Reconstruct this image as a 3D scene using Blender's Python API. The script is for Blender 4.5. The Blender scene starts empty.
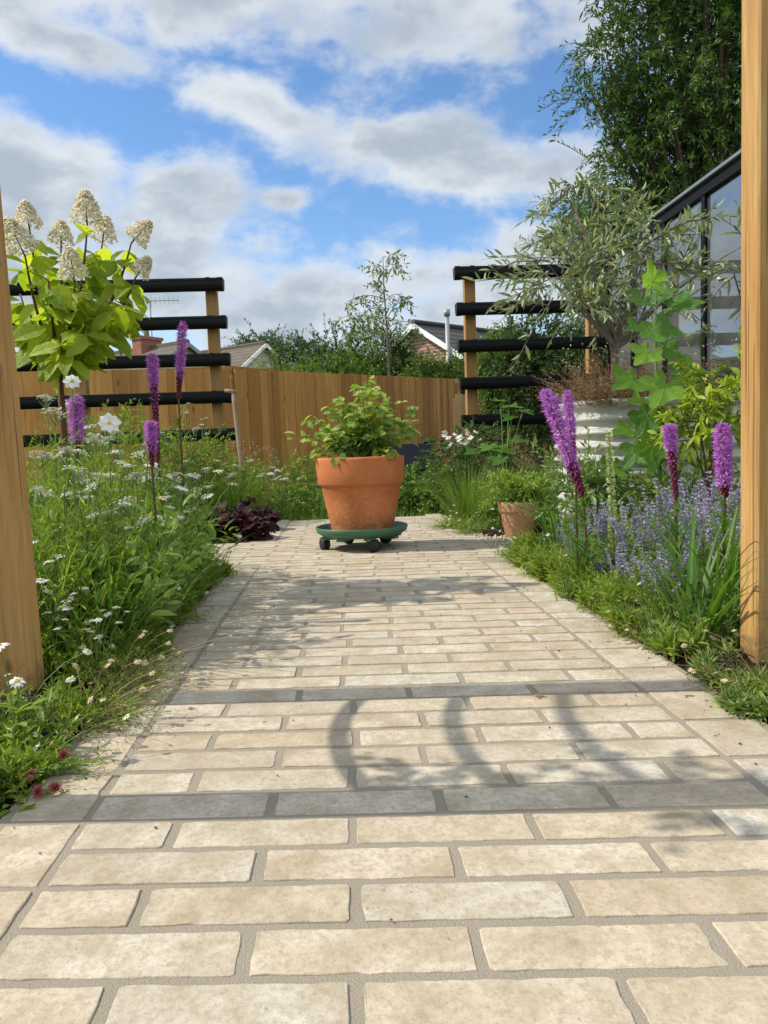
import bpy, math, random
import numpy as np
from math import sin, cos, pi, radians, sqrt, atan2
from mathutils import Matrix, Vector

rng = np.random.default_rng(7)
random.seed(7)
scene = bpy.context.scene
COL = scene.collection

# ------------------------------------------------------------------ camera
F, CAMH = 760.0, 0.5
YAW, PITCH, ROLL = radians(3.07), radians(5.0), 0.035
Rm = Matrix.Rotation(-YAW, 3, 'Z') @ Matrix.Rotation(pi / 2 - PITCH, 3, 'X') @ Matrix.Rotation(-ROLL, 3, 'Z')
cam_d = bpy.data.cameras.new('camera')
cam = bpy.data.objects.new('camera', cam_d)
COL.objects.link(cam)
cam.matrix_world = Matrix.Translation((0, 0, CAMH)) @ Rm.to_4x4()
cam_d.sensor_fit = 'VERTICAL'
cam_d.sensor_height = 36
cam_d.lens = 36 * F / 1024
cam_d.clip_start = 0.02
cam_d.clip_end = 2000
scene.camera = cam

def at(px, py, Y):
    """world point seen at a pixel of the photo, at distance Y along the path"""
    d = Rm @ Vector(((px - 384) / F, (512 - py) / F, -1))
    t = Y / d.y
    return np.array((d.x * t, Y, d.z * t + CAMH))

# ------------------------------------------------------------------ world and sun
SUN = Vector((-0.7045, 0.060, 0.70)).normalized()
SUN_EL = math.asin(SUN.z)
SUN_AZ = atan2(SUN.x, SUN.y)          # clockwise from +Y when positive towards +X
world = bpy.data.worlds.new('World')
scene.world = world
world.use_nodes = True
wt = world.node_tree
wt.nodes.clear()

class NT:
    def __init__(s, nt): s.nt = nt
    def n(s, typ, **kw):
        nd = s.nt.nodes.new(typ)
        for k, v in kw.items(): setattr(nd, k, v)
        return nd
    def l(s, a, b): s.nt.links.new(a, b)
    def put(s, sock, v):
        if hasattr(v, 'is_linked') or isinstance(v, bpy.types.NodeSocket): s.l(v, sock)
        else: sock.default_value = v
    def m(s, op, a, b=None, c=None, clamp=False):
        nd = s.n('ShaderNodeMath', operation=op, use_clamp=clamp)
        s.put(nd.inputs[0], a)
        if b is not None: s.put(nd.inputs[1], b)
        if c is not None: s.put(nd.inputs[2], c)
        return nd.outputs[0]
    def ramp(s, fac, stops, interp='LINEAR'):
        nd = s.n('ShaderNodeValToRGB')
        nd.color_ramp.interpolation = interp
        e = nd.color_ramp.elements
        while len(e) < len(stops): e.new(0.5)
        for el, (p, c) in zip(e, stops):
            el.position = p
            el.color = (*c, 1) if len(c) == 3 else c
        s.put(nd.inputs[0], fac)
        return nd.outputs[0]
    def mix(s, fac, a, b, blend='MIX'):
        nd = s.n('ShaderNodeMix', data_type='RGBA', blend_type=blend)
        s.put(nd.inputs[0], fac)
        for sock, v in ((nd.inputs[6], a), (nd.inputs[7], b)):
            if isinstance(v, tuple): v = (*v, 1) if len(v) == 3 else v
            s.put(sock, v)
        return nd.outputs[2]
    def noise(s, vec, scale, detail=4, rough=0.55, dist=0.0, dims='3D'):
        nd = s.n('ShaderNodeTexNoise', noise_dimensions=dims)
        if vec is not None: s.l(vec, nd.inputs['Vector'])
        nd.inputs['Scale'].default_value = scale
        nd.inputs['Detail'].default_value = detail
        nd.inputs['Roughness'].default_value = rough
        nd.inputs['Distortion'].default_value = dist
        return nd.outputs['Fac']
    def mapping(s, vec, scale=(1, 1, 1), rot=(0, 0, 0), loc=(0, 0, 0)):
        nd = s.n('ShaderNodeMapping')
        s.l(vec, nd.inputs[0])
        nd.inputs['Location'].default_value = loc
        nd.inputs['Rotation'].default_value = rot
        nd.inputs['Scale'].default_value = scale
        return nd.outputs[0]

W = NT(wt)
out = W.n('ShaderNodeOutputWorld')
sky = W.n('ShaderNodeTexSky', sky_type='NISHITA')
sky.sun_disc = False
sky.sun_elevation = SUN_EL
sky.sun_rotation = SUN_AZ
sky.air_density = 1.0
sky.dust_density = 0.2
sky.ozone_density = 4.0
bg_sky = W.n('ShaderNodeBackground')
bg_sky.inputs[1].default_value = 0.15
hs = W.n('ShaderNodeHueSaturation')
hs.inputs['Saturation'].default_value = 1.1
hs.inputs['Value'].default_value = 0.88
W.l(sky.outputs[0], hs.inputs['Color'])
W.l(hs.outputs[0], bg_sky.inputs[0])
tc = W.n('ShaderNodeTexCoord')
dirv = tc.outputs['Generated']
sp = W.n('ShaderNodeSeparateXYZ')
W.l(dirv, sp.inputs[0])
az = W.m('ARCTAN2', sp.outputs[0], sp.outputs[1])
el = W.m('ARCSINE', sp.outputs[2])
# cloud masses, each (pixel x, pixel y, half width, half height, tilt, weight) of the real sky's clouds
blobs = [(110, 22, 300, 50, .03, 1.05), (400, 36, 230, 40, .05, .95), (120, 94, 85, 20, .12, .95), (700, 60, 180, 60, 0, .5),
         (270, 122, 110, 24, .25, .95), (420, 160, 150, 36, .25, 1.05), (540, 195, 80, 26, .1, .75),
         (50, 215, 110, 42, .1, .85), (205, 225, 62, 48, 0, 1.0), (200, 290, 120, 70, 0, 1.15), (330, 315, 220, 60, 0, 1.1), (440, 290, 130, 40, .1, .95),
         (292, 208, 34, 14, 0, .8), (60, 310, 180, 70, 0, .95), (540, 265, 70, 32, 0, .75), (700, 300, 160, 90, 0, .8)]
bias = None
for bx, by, sx, sy, tilt, w in blobs:
    ca, ce = math.atan((bx - 341) / F) , math.atan((447 - by - 0.035 * (bx - 341)) / F)
    da = W.m('SUBTRACT', az, ca)
    de = W.m('SUBTRACT', el, ce)
    u = W.m('MULTIPLY', W.m('SUBTRACT', W.m('MULTIPLY', da, cos(tilt)), W.m('MULTIPLY', de, sin(tilt))), F / sx)
    v = W.m('MULTIPLY', W.m('ADD', W.m('MULTIPLY', da, sin(tilt)), W.m('MULTIPLY', de, cos(tilt))), F / sy)
    r2 = W.m('ADD', W.m('MULTIPLY', u, u), W.m('MULTIPLY', v, v))
    g = W.m('MULTIPLY', W.m('EXPONENT', W.m('MULTIPLY', r2, -1.0)), w)
    bias = g if bias is None else W.m('MAXIMUM', bias, g)
dv = W.mapping(dirv, scale=(1, 1, 1.9))
n1 = W.noise(dv, 7.0, 6, 0.58, 0.2)
n2 = W.noise(W.mapping(dirv, scale=(1, 1, 1.6), loc=(3, 1, 2)), 15, 5, 0.6, 0.1)
# outside the framed sky, extra cloud cover is added for fill; noise breaks it
away = W.m('MULTIPLY', W.m('SMOOTH_MIN', W.m('ABSOLUTE', az), 1.2, 0.2), 0.6)
raw = W.m('ADD', W.m('ADD', W.m('MULTIPLY', bias, 0.80), away), W.m('MULTIPLY', W.m('SUBTRACT', n1, 0.5), 1.35))
raw = W.m('ADD', raw, W.m('MULTIPLY', W.m('SUBTRACT', n2, 0.5), 0.85))
mr = W.n('ShaderNodeMapRange', interpolation_type='SMOOTHSTEP')
W.l(raw, mr.inputs[0])
mr.inputs[1].default_value = 0.24
mr.inputs[2].default_value = 0.76
dens = mr.outputs[0]
# cloud tone: bright edges, grey where thick
thick = W.n('ShaderNodeMapRange', interpolation_type='SMOOTHSTEP')
W.l(W.m('ADD', raw, W.m('MULTIPLY', W.m('SUBTRACT', W.noise(W.mapping(dirv, scale=(1, 1, 2.4), loc=(7, 2, 4)), 7, 3, 0.55, 0.2), 0.5), 1.3)), thick.inputs[0])
thick.inputs[1].default_value = 0.42
thick.inputs[2].default_value = 1.1
ctone = W.mix(thick.outputs[0], (0.78, 0.82, 0.86), (0.44, 0.51, 0.58))
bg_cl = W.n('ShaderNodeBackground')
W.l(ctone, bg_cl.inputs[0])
mb_ = W.n('ShaderNodeMapRange', interpolation_type='SMOOTHSTEP')      # clouds outside the view are brightened, added fill for the shadows
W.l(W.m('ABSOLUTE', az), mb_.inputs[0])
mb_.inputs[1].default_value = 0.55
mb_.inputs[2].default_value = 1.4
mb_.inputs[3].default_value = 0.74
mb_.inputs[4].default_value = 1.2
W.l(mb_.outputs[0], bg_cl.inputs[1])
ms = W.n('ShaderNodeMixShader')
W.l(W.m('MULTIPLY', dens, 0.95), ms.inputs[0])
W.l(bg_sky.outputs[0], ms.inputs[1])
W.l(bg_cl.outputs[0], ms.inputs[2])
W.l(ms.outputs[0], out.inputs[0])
world.cycles.sampling_method = 'MANUAL'
world.cycles.sample_map_resolution = 512

sd = bpy.data.lights.new('sun', 'SUN')
sd.energy = 3.4
sd.angle = radians(0.7)
sd.color = (1.0, 0.94, 0.84)
sun = bpy.data.objects.new('sun', sd)
COL.objects.link(sun)
sun.rotation_euler = SUN.to_track_quat('Z', 'Y').to_euler()
sun.location = (-6, 3, 8)

scene.view_settings.view_transform = 'Standard'
scene.view_settings.look = 'None'
scene.view_settings.exposure = 0.49
scene.view_settings.gamma = 1.0
scene.cycles.max_bounces = 4
scene.cycles.transparent_max_bounces = 12
scene.cycles.diffuse_bounces = 2
scene.cycles.glossy_bounces = 2
scene.cycles.transmission_bounces = 4
scene.cycles.caustics_reflective = False
scene.cycles.caustics_refractive = False

# ------------------------------------------------------------------ materials
def newmat(name):
    m = bpy.data.materials.new(name)
    m.use_nodes = True
    m.node_tree.nodes.clear()
    N = NT(m.node_tree)
    o = N.n('ShaderNodeOutputMaterial')
    return m, N, o

def principled(N, col, rough=0.6, spec=0.4, metal=0.0, bump=None, bstr=0.3, bdist=0.01):
    p = N.n('ShaderNodeBsdfPrincipled')
    if isinstance(col, tuple): col = (*col, 1) if len(col) == 3 else col
    N.put(p.inputs['Base Color'], col)
    N.put(p.inputs['Roughness'], rough)
    p.inputs['Specular IOR Level'].default_value = spec
    p.inputs['Metallic'].default_value = metal
    if bump is not None:
        b = N.n('ShaderNodeBump')
        b.inputs['Strength'].default_value = bstr
        b.inputs['Distance'].default_value = bdist
        N.l(bump, b.inputs['Height'])
        N.l(b.outputs[0], p.inputs['Normal'])
    return p

def leafmat(name, c1, c2, c3=None, trans=0.35, rough=0.5, tcol=None, spec=0.35, quilt=0.0):
    """foliage: hue differs from leaf to leaf and plant to plant, thin enough to glow against the light"""
    m, N, o = newmat(name)
    g = N.n('ShaderNodeNewGeometry')
    oi = N.n('ShaderNodeObjectInfo')
    tcn = N.n('ShaderNodeTexCoord')
    f = N.m('ADD', N.m('MULTIPLY', g.outputs['Random Per Island'], 0.75), N.m('MULTIPLY', oi.outputs['Random'], 0.25))
    stops = [(0.05, c1), (0.65 if c3 else 0.95, c2)]
    if c3: stops.append((1.0, c3))
    col = N.ramp(f, stops)
    nz = N.noise(tcn.outputs['Object'], 60, 2)
    col = N.mix(N.m('MULTIPLY', nz, 0.35), col, (c1[0] * .6, c1[1] * .6, c1[2] * .6), 'MIX')
    vein = None
    if quilt:
        vn = N.n('ShaderNodeTexVoronoi', feature='DISTANCE_TO_EDGE'); N.l(tcn.outputs['Object'], vn.inputs['Vector']); vn.inputs['Scale'].default_value = quilt
        vein = N.ramp(vn.outputs['Distance'], [(0.0, (0, 0, 0)), (0.25, (1, 1, 1))])
        col = N.mix(N.m('MULTIPLY', N.m('SUBTRACT', 1.0, vein), 0.12), col, tuple(min(1, x * 1.5) for x in c2))
    p = principled(N, col, rough, spec, 0, vein, 0.35, 0.003)
    t = N.n('ShaderNodeBsdfTranslucent')
    if tcol is None: tcol = (1.0, 1.0, 0.45)
    N.l(N.mix(1.0, N.mix(1.0, col, tcol, 'MULTIPLY'), (1.7, 1.7, 1.7), 'MULTIPLY'), t.inputs[0])
    mx = N.n('ShaderNodeMixShader')
    mx.inputs[0].default_value = trans
    N.l(p.outputs[0], mx.inputs[1]); N.l(t.outputs[0], mx.inputs[2])
    N.l(mx.outputs[0], o.inputs[0])
    return m

def flowermat(name, c1, c2, trans=0.3, rough=0.6):
    m, N, o = newmat(name)
    g = N.n('ShaderNodeNewGeometry')
    col = N.ramp(g.outputs['Random Per Island'], [(0, c1), (1, c2)])
    p = principled(N, col, rough, 0.2)
    t = N.n('ShaderNodeBsdfTranslucent')
    N.l(col, t.inputs[0])
    mx = N.n('ShaderNodeMixShader')
    mx.inputs[0].default_value = trans
    N.l(p.outputs[0], mx.inputs[1]); N.l(t.outputs[0], mx.inputs[2])
    N.l(mx.outputs[0], o.inputs[0])
    return m

def plain(name, col, rough=0.6, spec=0.4, metal=0.0, var=0.25, scale=30, bstr=0.15):
    m, N, o = newmat(name)
    tcn = N.n('ShaderNodeTexCoord')
    nz = N.noise(tcn.outputs['Object'], scale, 5)
    c = N.mix(nz, tuple(x * (1 - var) for x in col), tuple(min(1, x * (1 + var)) for x in col))
    p = principled(N, c, rough, spec, metal, nz, bstr, 0.004)
    N.l(p.outputs[0], o.inputs[0])
    return m

M = {}
# limestone pavers
m, N, o = newmat('tumbled_limestone')
g = N.n('ShaderNodeNewGeometry'); tcn = N.n('ShaderNodeTexCoord'); ob = tcn.outputs['Object']
rnd = g.outputs['Random Per Island']
off = N.n('ShaderNodeCombineXYZ'); N.l(N.m('MULTIPLY', rnd, 37.0), off.inputs[2])
va = N.n('ShaderNodeVectorMath', operation='ADD'); N.l(ob, va.inputs[0]); N.l(off.outputs[0], va.inputs[1])
v = va.outputs[0]
col = N.ramp(rnd, [(0.0, (0.51, 0.425, 0.31)), (0.2, (0.60, 0.52, 0.395)), (0.4, (0.55, 0.445, 0.32)), (0.6, (0.63, 0.565, 0.45)), (0.8, (0.50, 0.435, 0.34)), (1.0, (0.60, 0.56, 0.47))])
big = N.noise(v, 13, 7, 0.68)
col = N.mix(N.ramp(big, [(0.40, (0, 0, 0)), (0.66, (0.85, 0.85, 0.85))]), col, (0.335, 0.262, 0.162))
fine = N.noise(v, 120, 5, 0.7)
col = N.mix(N.ramp(fine, [(0.46, (0, 0, 0)), (0.66, (0.6, 0.6, 0.6))]), col, (0.29, 0.235, 0.155))
mid = N.noise(v, 48, 6, 0.75)
col = N.mix(N.ramp(mid, [(0.47, (0, 0, 0)), (0.66, (0.65, 0.65, 0.65))]), col, (0.40, 0.325, 0.225))
spk = N.noise(v, 300, 2, 0.6)
col = N.mix(N.ramp(spk, [(0.64, (0, 0, 0)), (0.74, (0.6, 0.6, 0.6))]), col, (0.2, 0.15, 0.1))
veil = N.noise(v, 34, 6, 0.72, 0.25)
col = N.mix(N.ramp(veil, [(0.54, (0, 0, 0)), (0.7, (0.45, 0.45, 0.45))]), col, (0.55, 0.50, 0.40))
vor = N.n('ShaderNodeTexVoronoi'); N.l(v, vor.inputs['Vector']); vor.inputs['Scale'].default_value = 55
pit = N.ramp(vor.outputs['Distance'], [(0.0, (0, 0, 0)), (0.16, (1, 1, 1))])
pitm = N.m('MULTIPLY', N.m('SUBTRACT', 1.0, pit), N.ramp(N.noise(v, 14, 3), [(0.52, (0, 0, 0)), (0.62, (1, 1, 1))]))
col = N.mix(N.m('MULTIPLY', pitm, 0.55), col, (0.25, 0.19, 0.12))
hgt = N.m('SUBTRACT', N.m('ADD', N.m('MULTIPLY', fine, 0.5), N.m('MULTIPLY', mid, 0.7)), N.m('MULTIPLY', pitm, 0.7))
p = principled(N, col, 0.78, 0.25, 0, hgt, 0.55, 0.004)
N.l(p.outputs[0], o.inputs[0])
M['stone'] = m
# mortar
m, N, o = newmat('sandy_mortar')
ob = N.n('ShaderNodeTexCoord').outputs['Object']
fine = N.noise(ob, 400, 3, 0.7); big = N.noise(ob, 7, 4)
col = N.mix(big, (0.33, 0.285, 0.215), (0.43, 0.38, 0.30))
col = N.mix(N.m('MULTIPLY', fine, 0.5), col, (0.17, 0.14, 0.10))
p = principled(N, col, 0.92, 0.1, 0, fine, 0.7, 0.004)
N.l(p.outputs[0], o.inputs[0]); M['mortar'] = m
# soil
m, N, o = newmat('garden_soil')
ob = N.n('ShaderNodeTexCoord').outputs['Object']
fine = N.noise(ob, 90, 6, 0.7); big = N.noise(ob, 6, 4)
col = N.ramp(fine, [(0.3, (0.018, 0.012, 0.008)), (0.6, (0.05, 0.034, 0.022)), (0.8, (0.10, 0.075, 0.05))])
p = principled(N, col, 0.95, 0.1, 0, fine, 1.0, 0.02)
N.l(p.outputs[0], o.inputs[0]); M['soil'] = m
# lawn ground
m, N, o = newmat('lawn_ground')
ob = N.n('ShaderNodeTexCoord').outputs['Object']
fine = N.noise(ob, 40, 6, 0.7)
col = N.ramp(fine, [(0.3, (0.03, 0.06, 0.012)), (0.7, (0.10, 0.17, 0.03))])
p = principled(N, col, 0.9, 0.1, 0, fine, 0.8, 0.02)
N.l(p.outputs[0], o.inputs[0]); M['lawn'] = m

def woodmat(name, c1, c2, c3, knots=True, sc=1.0, rnd_amt=0.3, rough=0.7, kn=0.085, dirt=False):
    m, N, o = newmat(name)
    ob = N.n('ShaderNodeTexCoord').outputs['Object']
    g = N.n('ShaderNodeNewGeometry')
    rnd = g.outputs['Random Per Island']
    off = N.n('ShaderNodeCombineXYZ'); N.l(N.m('MULTIPLY', rnd, 23.0), off.inputs[2]); N.l(N.m('MULTIPLY', rnd, 11.0), off.inputs[0])
    va = N.n('ShaderNodeVectorMath', operation='ADD'); N.l(ob, va.inputs[0]); N.l(off.outputs[0], va.inputs[1])
    v = va.outputs[0]
    stretched = N.mapping(v, scale=(1, 1, 0.045))
    grain = N.noise(stretched, 70 * sc, 5, 0.6, 0.6)
    broad = N.noise(N.mapping(v, scale=(1, 1, 0.12)), 9 * sc, 4, 0.6, 0.8)
    col = N.ramp(broad, [(0.3, c1), (0.55, c2), (0.75, c3)])
    col = N.mix(N.ramp(grain, [(0.45, (0, 0, 0)), (0.75, (0.6, 0.6, 0.6))]), col, tuple(x * 0.55 for x in c1))
    col = N.mix(N.m('MULTIPLY', rnd, rnd_amt), col, tuple(x * 0.5 for x in c1))
    if knots:
        vor = N.n('ShaderNodeTexVoronoi'); N.l(N.mapping(v, scale=(1, 1, 0.5)), vor.inputs['Vector'])
        vor.inputs['Scale'].default_value = 5.0 * sc
        k = N.ramp(vor.outputs['Distance'], [(kn * .45, (1, 1, 1)), (kn, (0, 0, 0))])
        col = N.mix(N.m('MULTIPLY', k, 0.75), col, tuple(x * 0.28 for x in c1))
    if dirt:                           # soil splashed up the foot of the post
        sz = N.n('ShaderNodeSeparateXYZ'); N.l(ob, sz.inputs[0])
        up_ = N.m('SUBTRACT', N.noise(ob, 38, 5, 0.7), N.m('MULTIPLY', sz.outputs[2], 3.2))
        col = N.mix(N.ramp(up_, [(0.22, (0, 0, 0)), (0.5, (0.75, 0.75, 0.75))]), col, (0.13, 0.085, 0.05))
        ck = N.noise(N.mapping(v, scale=(1, 1, 0.02)), 45, 2, 0.5, 0.3)
        col = N.mix(N.ramp(ck, [(0.66, (0, 0, 0)), (0.69, (0.7, 0.7, 0.7))]), col, (0.14, 0.07, 0.03))
    p = principled(N, col, rough, 0.25, 0, grain, 0.45, 0.004)
    N.l(p.outputs[0], o.inputs[0])
    return m
M['post'] = woodmat('treated_softwood', (0.43, 0.225, 0.065), (0.54, 0.315, 0.11), (0.62, 0.41, 0.18), sc=1.6, kn=.1, dirt=True)
M['fence'] = woodmat('fence_boards', (0.50, 0.225, 0.055), (0.60, 0.29, 0.085), (0.66, 0.37, 0.14), rnd_amt=0.75, sc=1.0, kn=0.15)
M['fence_pale'] = woodmat('pale_fence_boards', (0.46, 0.28, 0.13), (0.53, 0.34, 0.17), (0.58, 0.41, 0.23), rnd_amt=0.4)
M['screen_post'] = woodmat('screen_post_wood', (0.36, 0.19, 0.065), (0.45, 0.25, 0.09), (0.5, 0.31, 0.13), sc=1.4)
M['grey_wood'] = woodmat('weathered_ash_wood', (0.24, 0.17, 0.11), (0.34, 0.25, 0.17), (0.42, 0.33, 0.24), knots=False, sc=2)
M['bark'] = plain('bark', (0.10, 0.075, 0.05), 0.9, 0.1, var=0.5, scale=25, bstr=0.8)
M['bark_grey'] = plain('grey_bark', (0.19, 0.165, 0.125), 0.9, 0.1, var=0.4, scale=40, bstr=0.8)
M['stem_brown'] = plain('brown_stem', (0.11, 0.06, 0.03), 0.7, 0.2, var=0.3, scale=60)
M['stem_green'] = plain('green_stem', (0.12, 0.19, 0.045), 0.6, 0.3, var=0.3, scale=60)
M['stem_dry'] = plain('dry_stem', (0.30, 0.22, 0.12), 0.8, 0.2, var=0.3, scale=60)
M['black'] = plain('black_plastic', (0.006, 0.0065, 0.007), 0.5, 0.25, var=0.2, scale=20, bstr=0.05)
M['black_metal'] = plain('black_powder_coat', (0.006, 0.0065, 0.0075), 0.6, 0.15, var=0.2, scale=20, bstr=0.05)
M['grey_metal'] = plain('grey_metal', (0.20, 0.22, 0.24), 0.4, 0.5, 0.3, var=0.15, scale=15, bstr=0.05)
M['steel'] = plain('flue_steel', (0.30, 0.30, 0.30), 0.5, 0.4, 0.3, var=0.15, scale=6, bstr=0.05)
M['compost'] = plain('compost', (0.035, 0.024, 0.015), 0.95, 0.1, var=0.5, scale=60, bstr=1)
M['rubber'] = plain('castor_rubber', (0.016, 0.017, 0.018), 0.55, 0.35, var=0.2, scale=40)
M['green_plastic'] = plain('green_plastic', (0.052, 0.135, 0.075), 0.42, 0.4, var=0.14, scale=9, bstr=0.04)
# terracotta with lime bloom
m, N, o = newmat('terracotta')
ob = N.n('ShaderNodeTexCoord').outputs['Object']
n1 = N.noise(ob, 7, 5, 0.6); n2 = N.noise(N.mapping(ob, scale=(1, 1, 1.6)), 45, 6, 0.75, 1.0); n3 = N.noise(ob, 160, 3)
sp3 = N.n('ShaderNodeSeparateXYZ'); N.l(ob, sp3.inputs[0])
col = N.ramp(n1, [(0.3, (0.41, 0.125, 0.040)), (0.7, (0.52, 0.185, 0.068))])
bloom = N.m('MULTIPLY', N.ramp(n2, [(0.5, (0, 0, 0)), (0.62, (1, 1, 1))]), N.ramp(sp3.outputs[2], [(0.06, (1, 1, 1)), (0.24, (0.15, 0.15, 0.15))]))
col = N.mix(N.m('MULTIPLY', bloom, 0.55), col, (0.62, 0.37, 0.24))
stain = N.m('MULTIPLY', N.ramp(N.noise(ob, 12, 4), [(0.45, (0, 0, 0)), (0.65, (1, 1, 1))]), N.ramp(sp3.outputs[2], [(0.0, (1, 1, 1)), (0.11, (0, 0, 0))]))
col = N.mix(N.m('MULTIPLY', stain, 0.7), col, (0.16, 0.06, 0.03))
p = principled(N, col, 0.8, 0.2, 0, N.m('ADD', n3, n2), 0.25, 0.003)
N.l(p.outputs[0], o.inputs[0]); M['terracotta'] = m
m, N, o = newmat('pale_terracotta')
ob = N.n('ShaderNodeTexCoord').outputs['Object']
n2 = N.noise(ob, 40, 6, 0.7, 0.8)
col = N.ramp(n2, [(0.35, (0.52, 0.25, 0.13)), (0.7, (0.62, 0.37, 0.23))])
p = principled(N, col, 0.85, 0.2, 0, n2, 0.25, 0.003)
N.l(p.outputs[0], o.inputs[0]); M['pale_terracotta'] = m
# cream corrugated steel
m, N, o = newmat('cream_painted_steel')
ob = N.n('ShaderNodeTexCoord').outputs['Object']
n2 = N.noise(ob, 8, 5, 0.65)
col = N.ramp(n2, [(0.35, (0.40, 0.39, 0.345)), (0.7, (0.50, 0.49, 0.44))])
p = principled(N, col, 0.45, 0.4, 0.0)
N.l(p.outputs[0], o.inputs[0]); M['cream_steel'] = m
# glass
m, N, o = newmat('greenhouse_glass')
gl = N.n('ShaderNodeBsdfGlossy'); gl.inputs['Roughness'].default_value = 0.02; gl.inputs['Color'].default_value = (0.9, 0.95, 1, 1)
tr = N.n('ShaderNodeBsdfTransparent'); tr.inputs[0].default_value = (0.93, 0.96, 0.96, 1)
df = N.n('ShaderNodeBsdfDiffuse'); df.inputs[0].default_value = (0.6, 0.62, 0.6, 1)
fr = N.n('ShaderNodeFresnel'); fr.inputs[0].default_value = 1.5
mx = N.n('ShaderNodeMixShader'); N.l(N.m('ADD', N.m('MULTIPLY', fr.outputs[0], 1.7), 0.12, clamp=True), mx.inputs[0])
N.l(tr.outputs[0], mx.inputs[1]); N.l(gl.outputs[0], mx.inputs[2])
mx2 = N.n('ShaderNodeMixShader')
ob = N.n('ShaderNodeTexCoord').outputs['Object']
N.l(N.m('MULTIPLY', N.noise(ob, 3, 4), 0.16), mx2.inputs[0])
N.l(mx.outputs[0], mx2.inputs[1]); N.l(df.outputs[0], mx2.inputs[2])
N.l(mx2.outputs[0], o.inputs[0]); M['glass'] = m
# bricks and roof tiles (far houses)
m, N, o = newmat('red_brick')
ob = N.n('ShaderNodeTexCoord').outputs['Object']
br = N.n('ShaderNodeTexBrick'); N.l(N.mapping(ob, rot=(pi / 2, 0, 0)), br.inputs[0])
br.inputs['Color1'].default_value = (0.34, 0.11, 0.06, 1); br.inputs['Color2'].default_value = (0.24, 0.075, 0.045, 1)
br.inputs['Mortar'].default_value = (0.36, 0.30, 0.25, 1); br.inputs['Scale'].default_value = 4.5; br.inputs['Mortar Size'].default_value = 0.02
p = principled(N, br.outputs[0], 0.9, 0.1)
N.l(p.outputs[0], o.inputs[0]); M['brick'] = m
def roofmat(name, c):
    m, N, o = newmat(name)
    ob = N.n('ShaderNodeTexCoord').outputs['Object']
    n2 = N.noise(ob, 2.5, 5, 0.65)
    wv = N.n('ShaderNodeTexWave', bands_direction='Z'); N.l(ob, wv.inputs[0]); wv.inputs['Scale'].default_value = 1.6
    wv.inputs['Distortion'].default_value = 0.4
    col = N.mix(n2, tuple(x * 0.7 for x in c), tuple(x * 1.3 for x in c))
    col = N.mix(N.ramp(wv.outputs['Fac'], [(0.0, (0.6, 0.6, 0.6)), (0.25, (0, 0, 0))]), col, tuple(x * 0.35 for x in c))
    p = principled(N, col, 0.9, 0.1, 0, wv.outputs['Fac'], 0.5, 0.05)
    N.l(p.outputs[0], o.inputs[0])
    return m
M['roof_grey'] = roofmat('grey_roof_tiles', (0.15, 0.13, 0.10))
M['roof_dark'] = roofmat('dark_roof_tiles', (0.085, 0.082, 0.08))
M['render_wall'] = plain('cream_render', (0.52, 0.47, 0.36), 0.9, 0.1, var=0.1, scale=5)
M['white_paint'] = plain('white_paint', (0.78, 0.78, 0.76), 0.5, 0.3, var=0.06, scale=8)
# foliage
M['lf_hydrangea'] = leafmat('hydrangea_leaf', (0.18, 0.27, 0.02), (0.39, 0.46, 0.045), (0.58, 0.59, 0.09), trans=0.55, quilt=95)
M['lf_bed'] = leafmat('bed_foliage_leaf', (0.09, 0.17, 0.018), (0.24, 0.34, 0.04), (0.46, 0.48, 0.13), trans=0.45)
M['lf_bed_dark'] = leafmat('strap_leaf', (0.05, 0.13, 0.02), (0.12, 0.24, 0.03), (0.2, 0.3, 0.05), trans=0.35)
M['lf_pot'] = leafmat('pot_plant_leaf', (0.10, 0.19, 0.03), (0.24, 0.36, 0.07), (0.44, 0.50, 0.09), trans=0.35)
M['lf_olive'] = leafmat('olive_leaf', (0.11, 0.16, 0.05), (0.25, 0.31, 0.14), (0.50, 0.52, 0.36), trans=0.2, rough=0.42, spec=0.5)
M['lf_tree'] = leafmat('dark_tree_leaf', (0.045, 0.10, 0.018), (0.10, 0.19, 0.03), (0.24, 0.32, 0.09), trans=0.25, rough=0.45)
M['lf_hedge'] = leafmat('hedge_leaf', (0.06, 0.13, 0.018), (0.14, 0.25, 0.03), (0.27, 0.36, 0.06), trans=0.3)
M['lf_hedge_dark'] = leafmat('dark_hedge_leaf', (0.03, 0.065, 0.016), (0.06, 0.12, 0.025), (0.12, 0.18, 0.05), trans=0.25)
M['lf_vine'] = leafmat('broad_vine_leaf', (0.045, 0.12, 0.015), (0.11, 0.235, 0.025), (0.23, 0.39, 0.045), trans=0.45, quilt=75)
M['lf_lime'] = leafmat('lime_shrub_leaf', (0.22, 0.32, 0.03), (0.36, 0.45, 0.05), (0.46, 0.52, 0.08), trans=0.35, rough=0.35)
M['lf_catmint'] = leafmat('catmint_leaf', (0.10, 0.18, 0.05), (0.22, 0.32, 0.09), (0.36, 0.43, 0.17), trans=0.3)
M['lf_heuchera'] = leafmat('dark_red_leaf', (0.018, 0.006, 0.008), (0.045, 0.012, 0.016), (0.10, 0.02, 0.025), trans=0.2, tcol=(1, .3, .2), rough=0.6, spec=.2)
M['lf_grass'] = leafmat('grass_blade', (0.07, 0.15, 0.02), (0.16, 0.27, 0.035), (0.28, 0.33, 0.08), trans=0.4)
M['lf_dry'] = leafmat('dry_leaf', (0.14, 0.075, 0.035), (0.26, 0.15, 0.07), (0.40, 0.28, 0.15), trans=0.2, tcol=(1, .8, .5))
M['lf_blue'] = leafmat('blue_green_leaf', (0.10, 0.16, 0.12), (0.18, 0.26, 0.2), trans=0.2)
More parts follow.
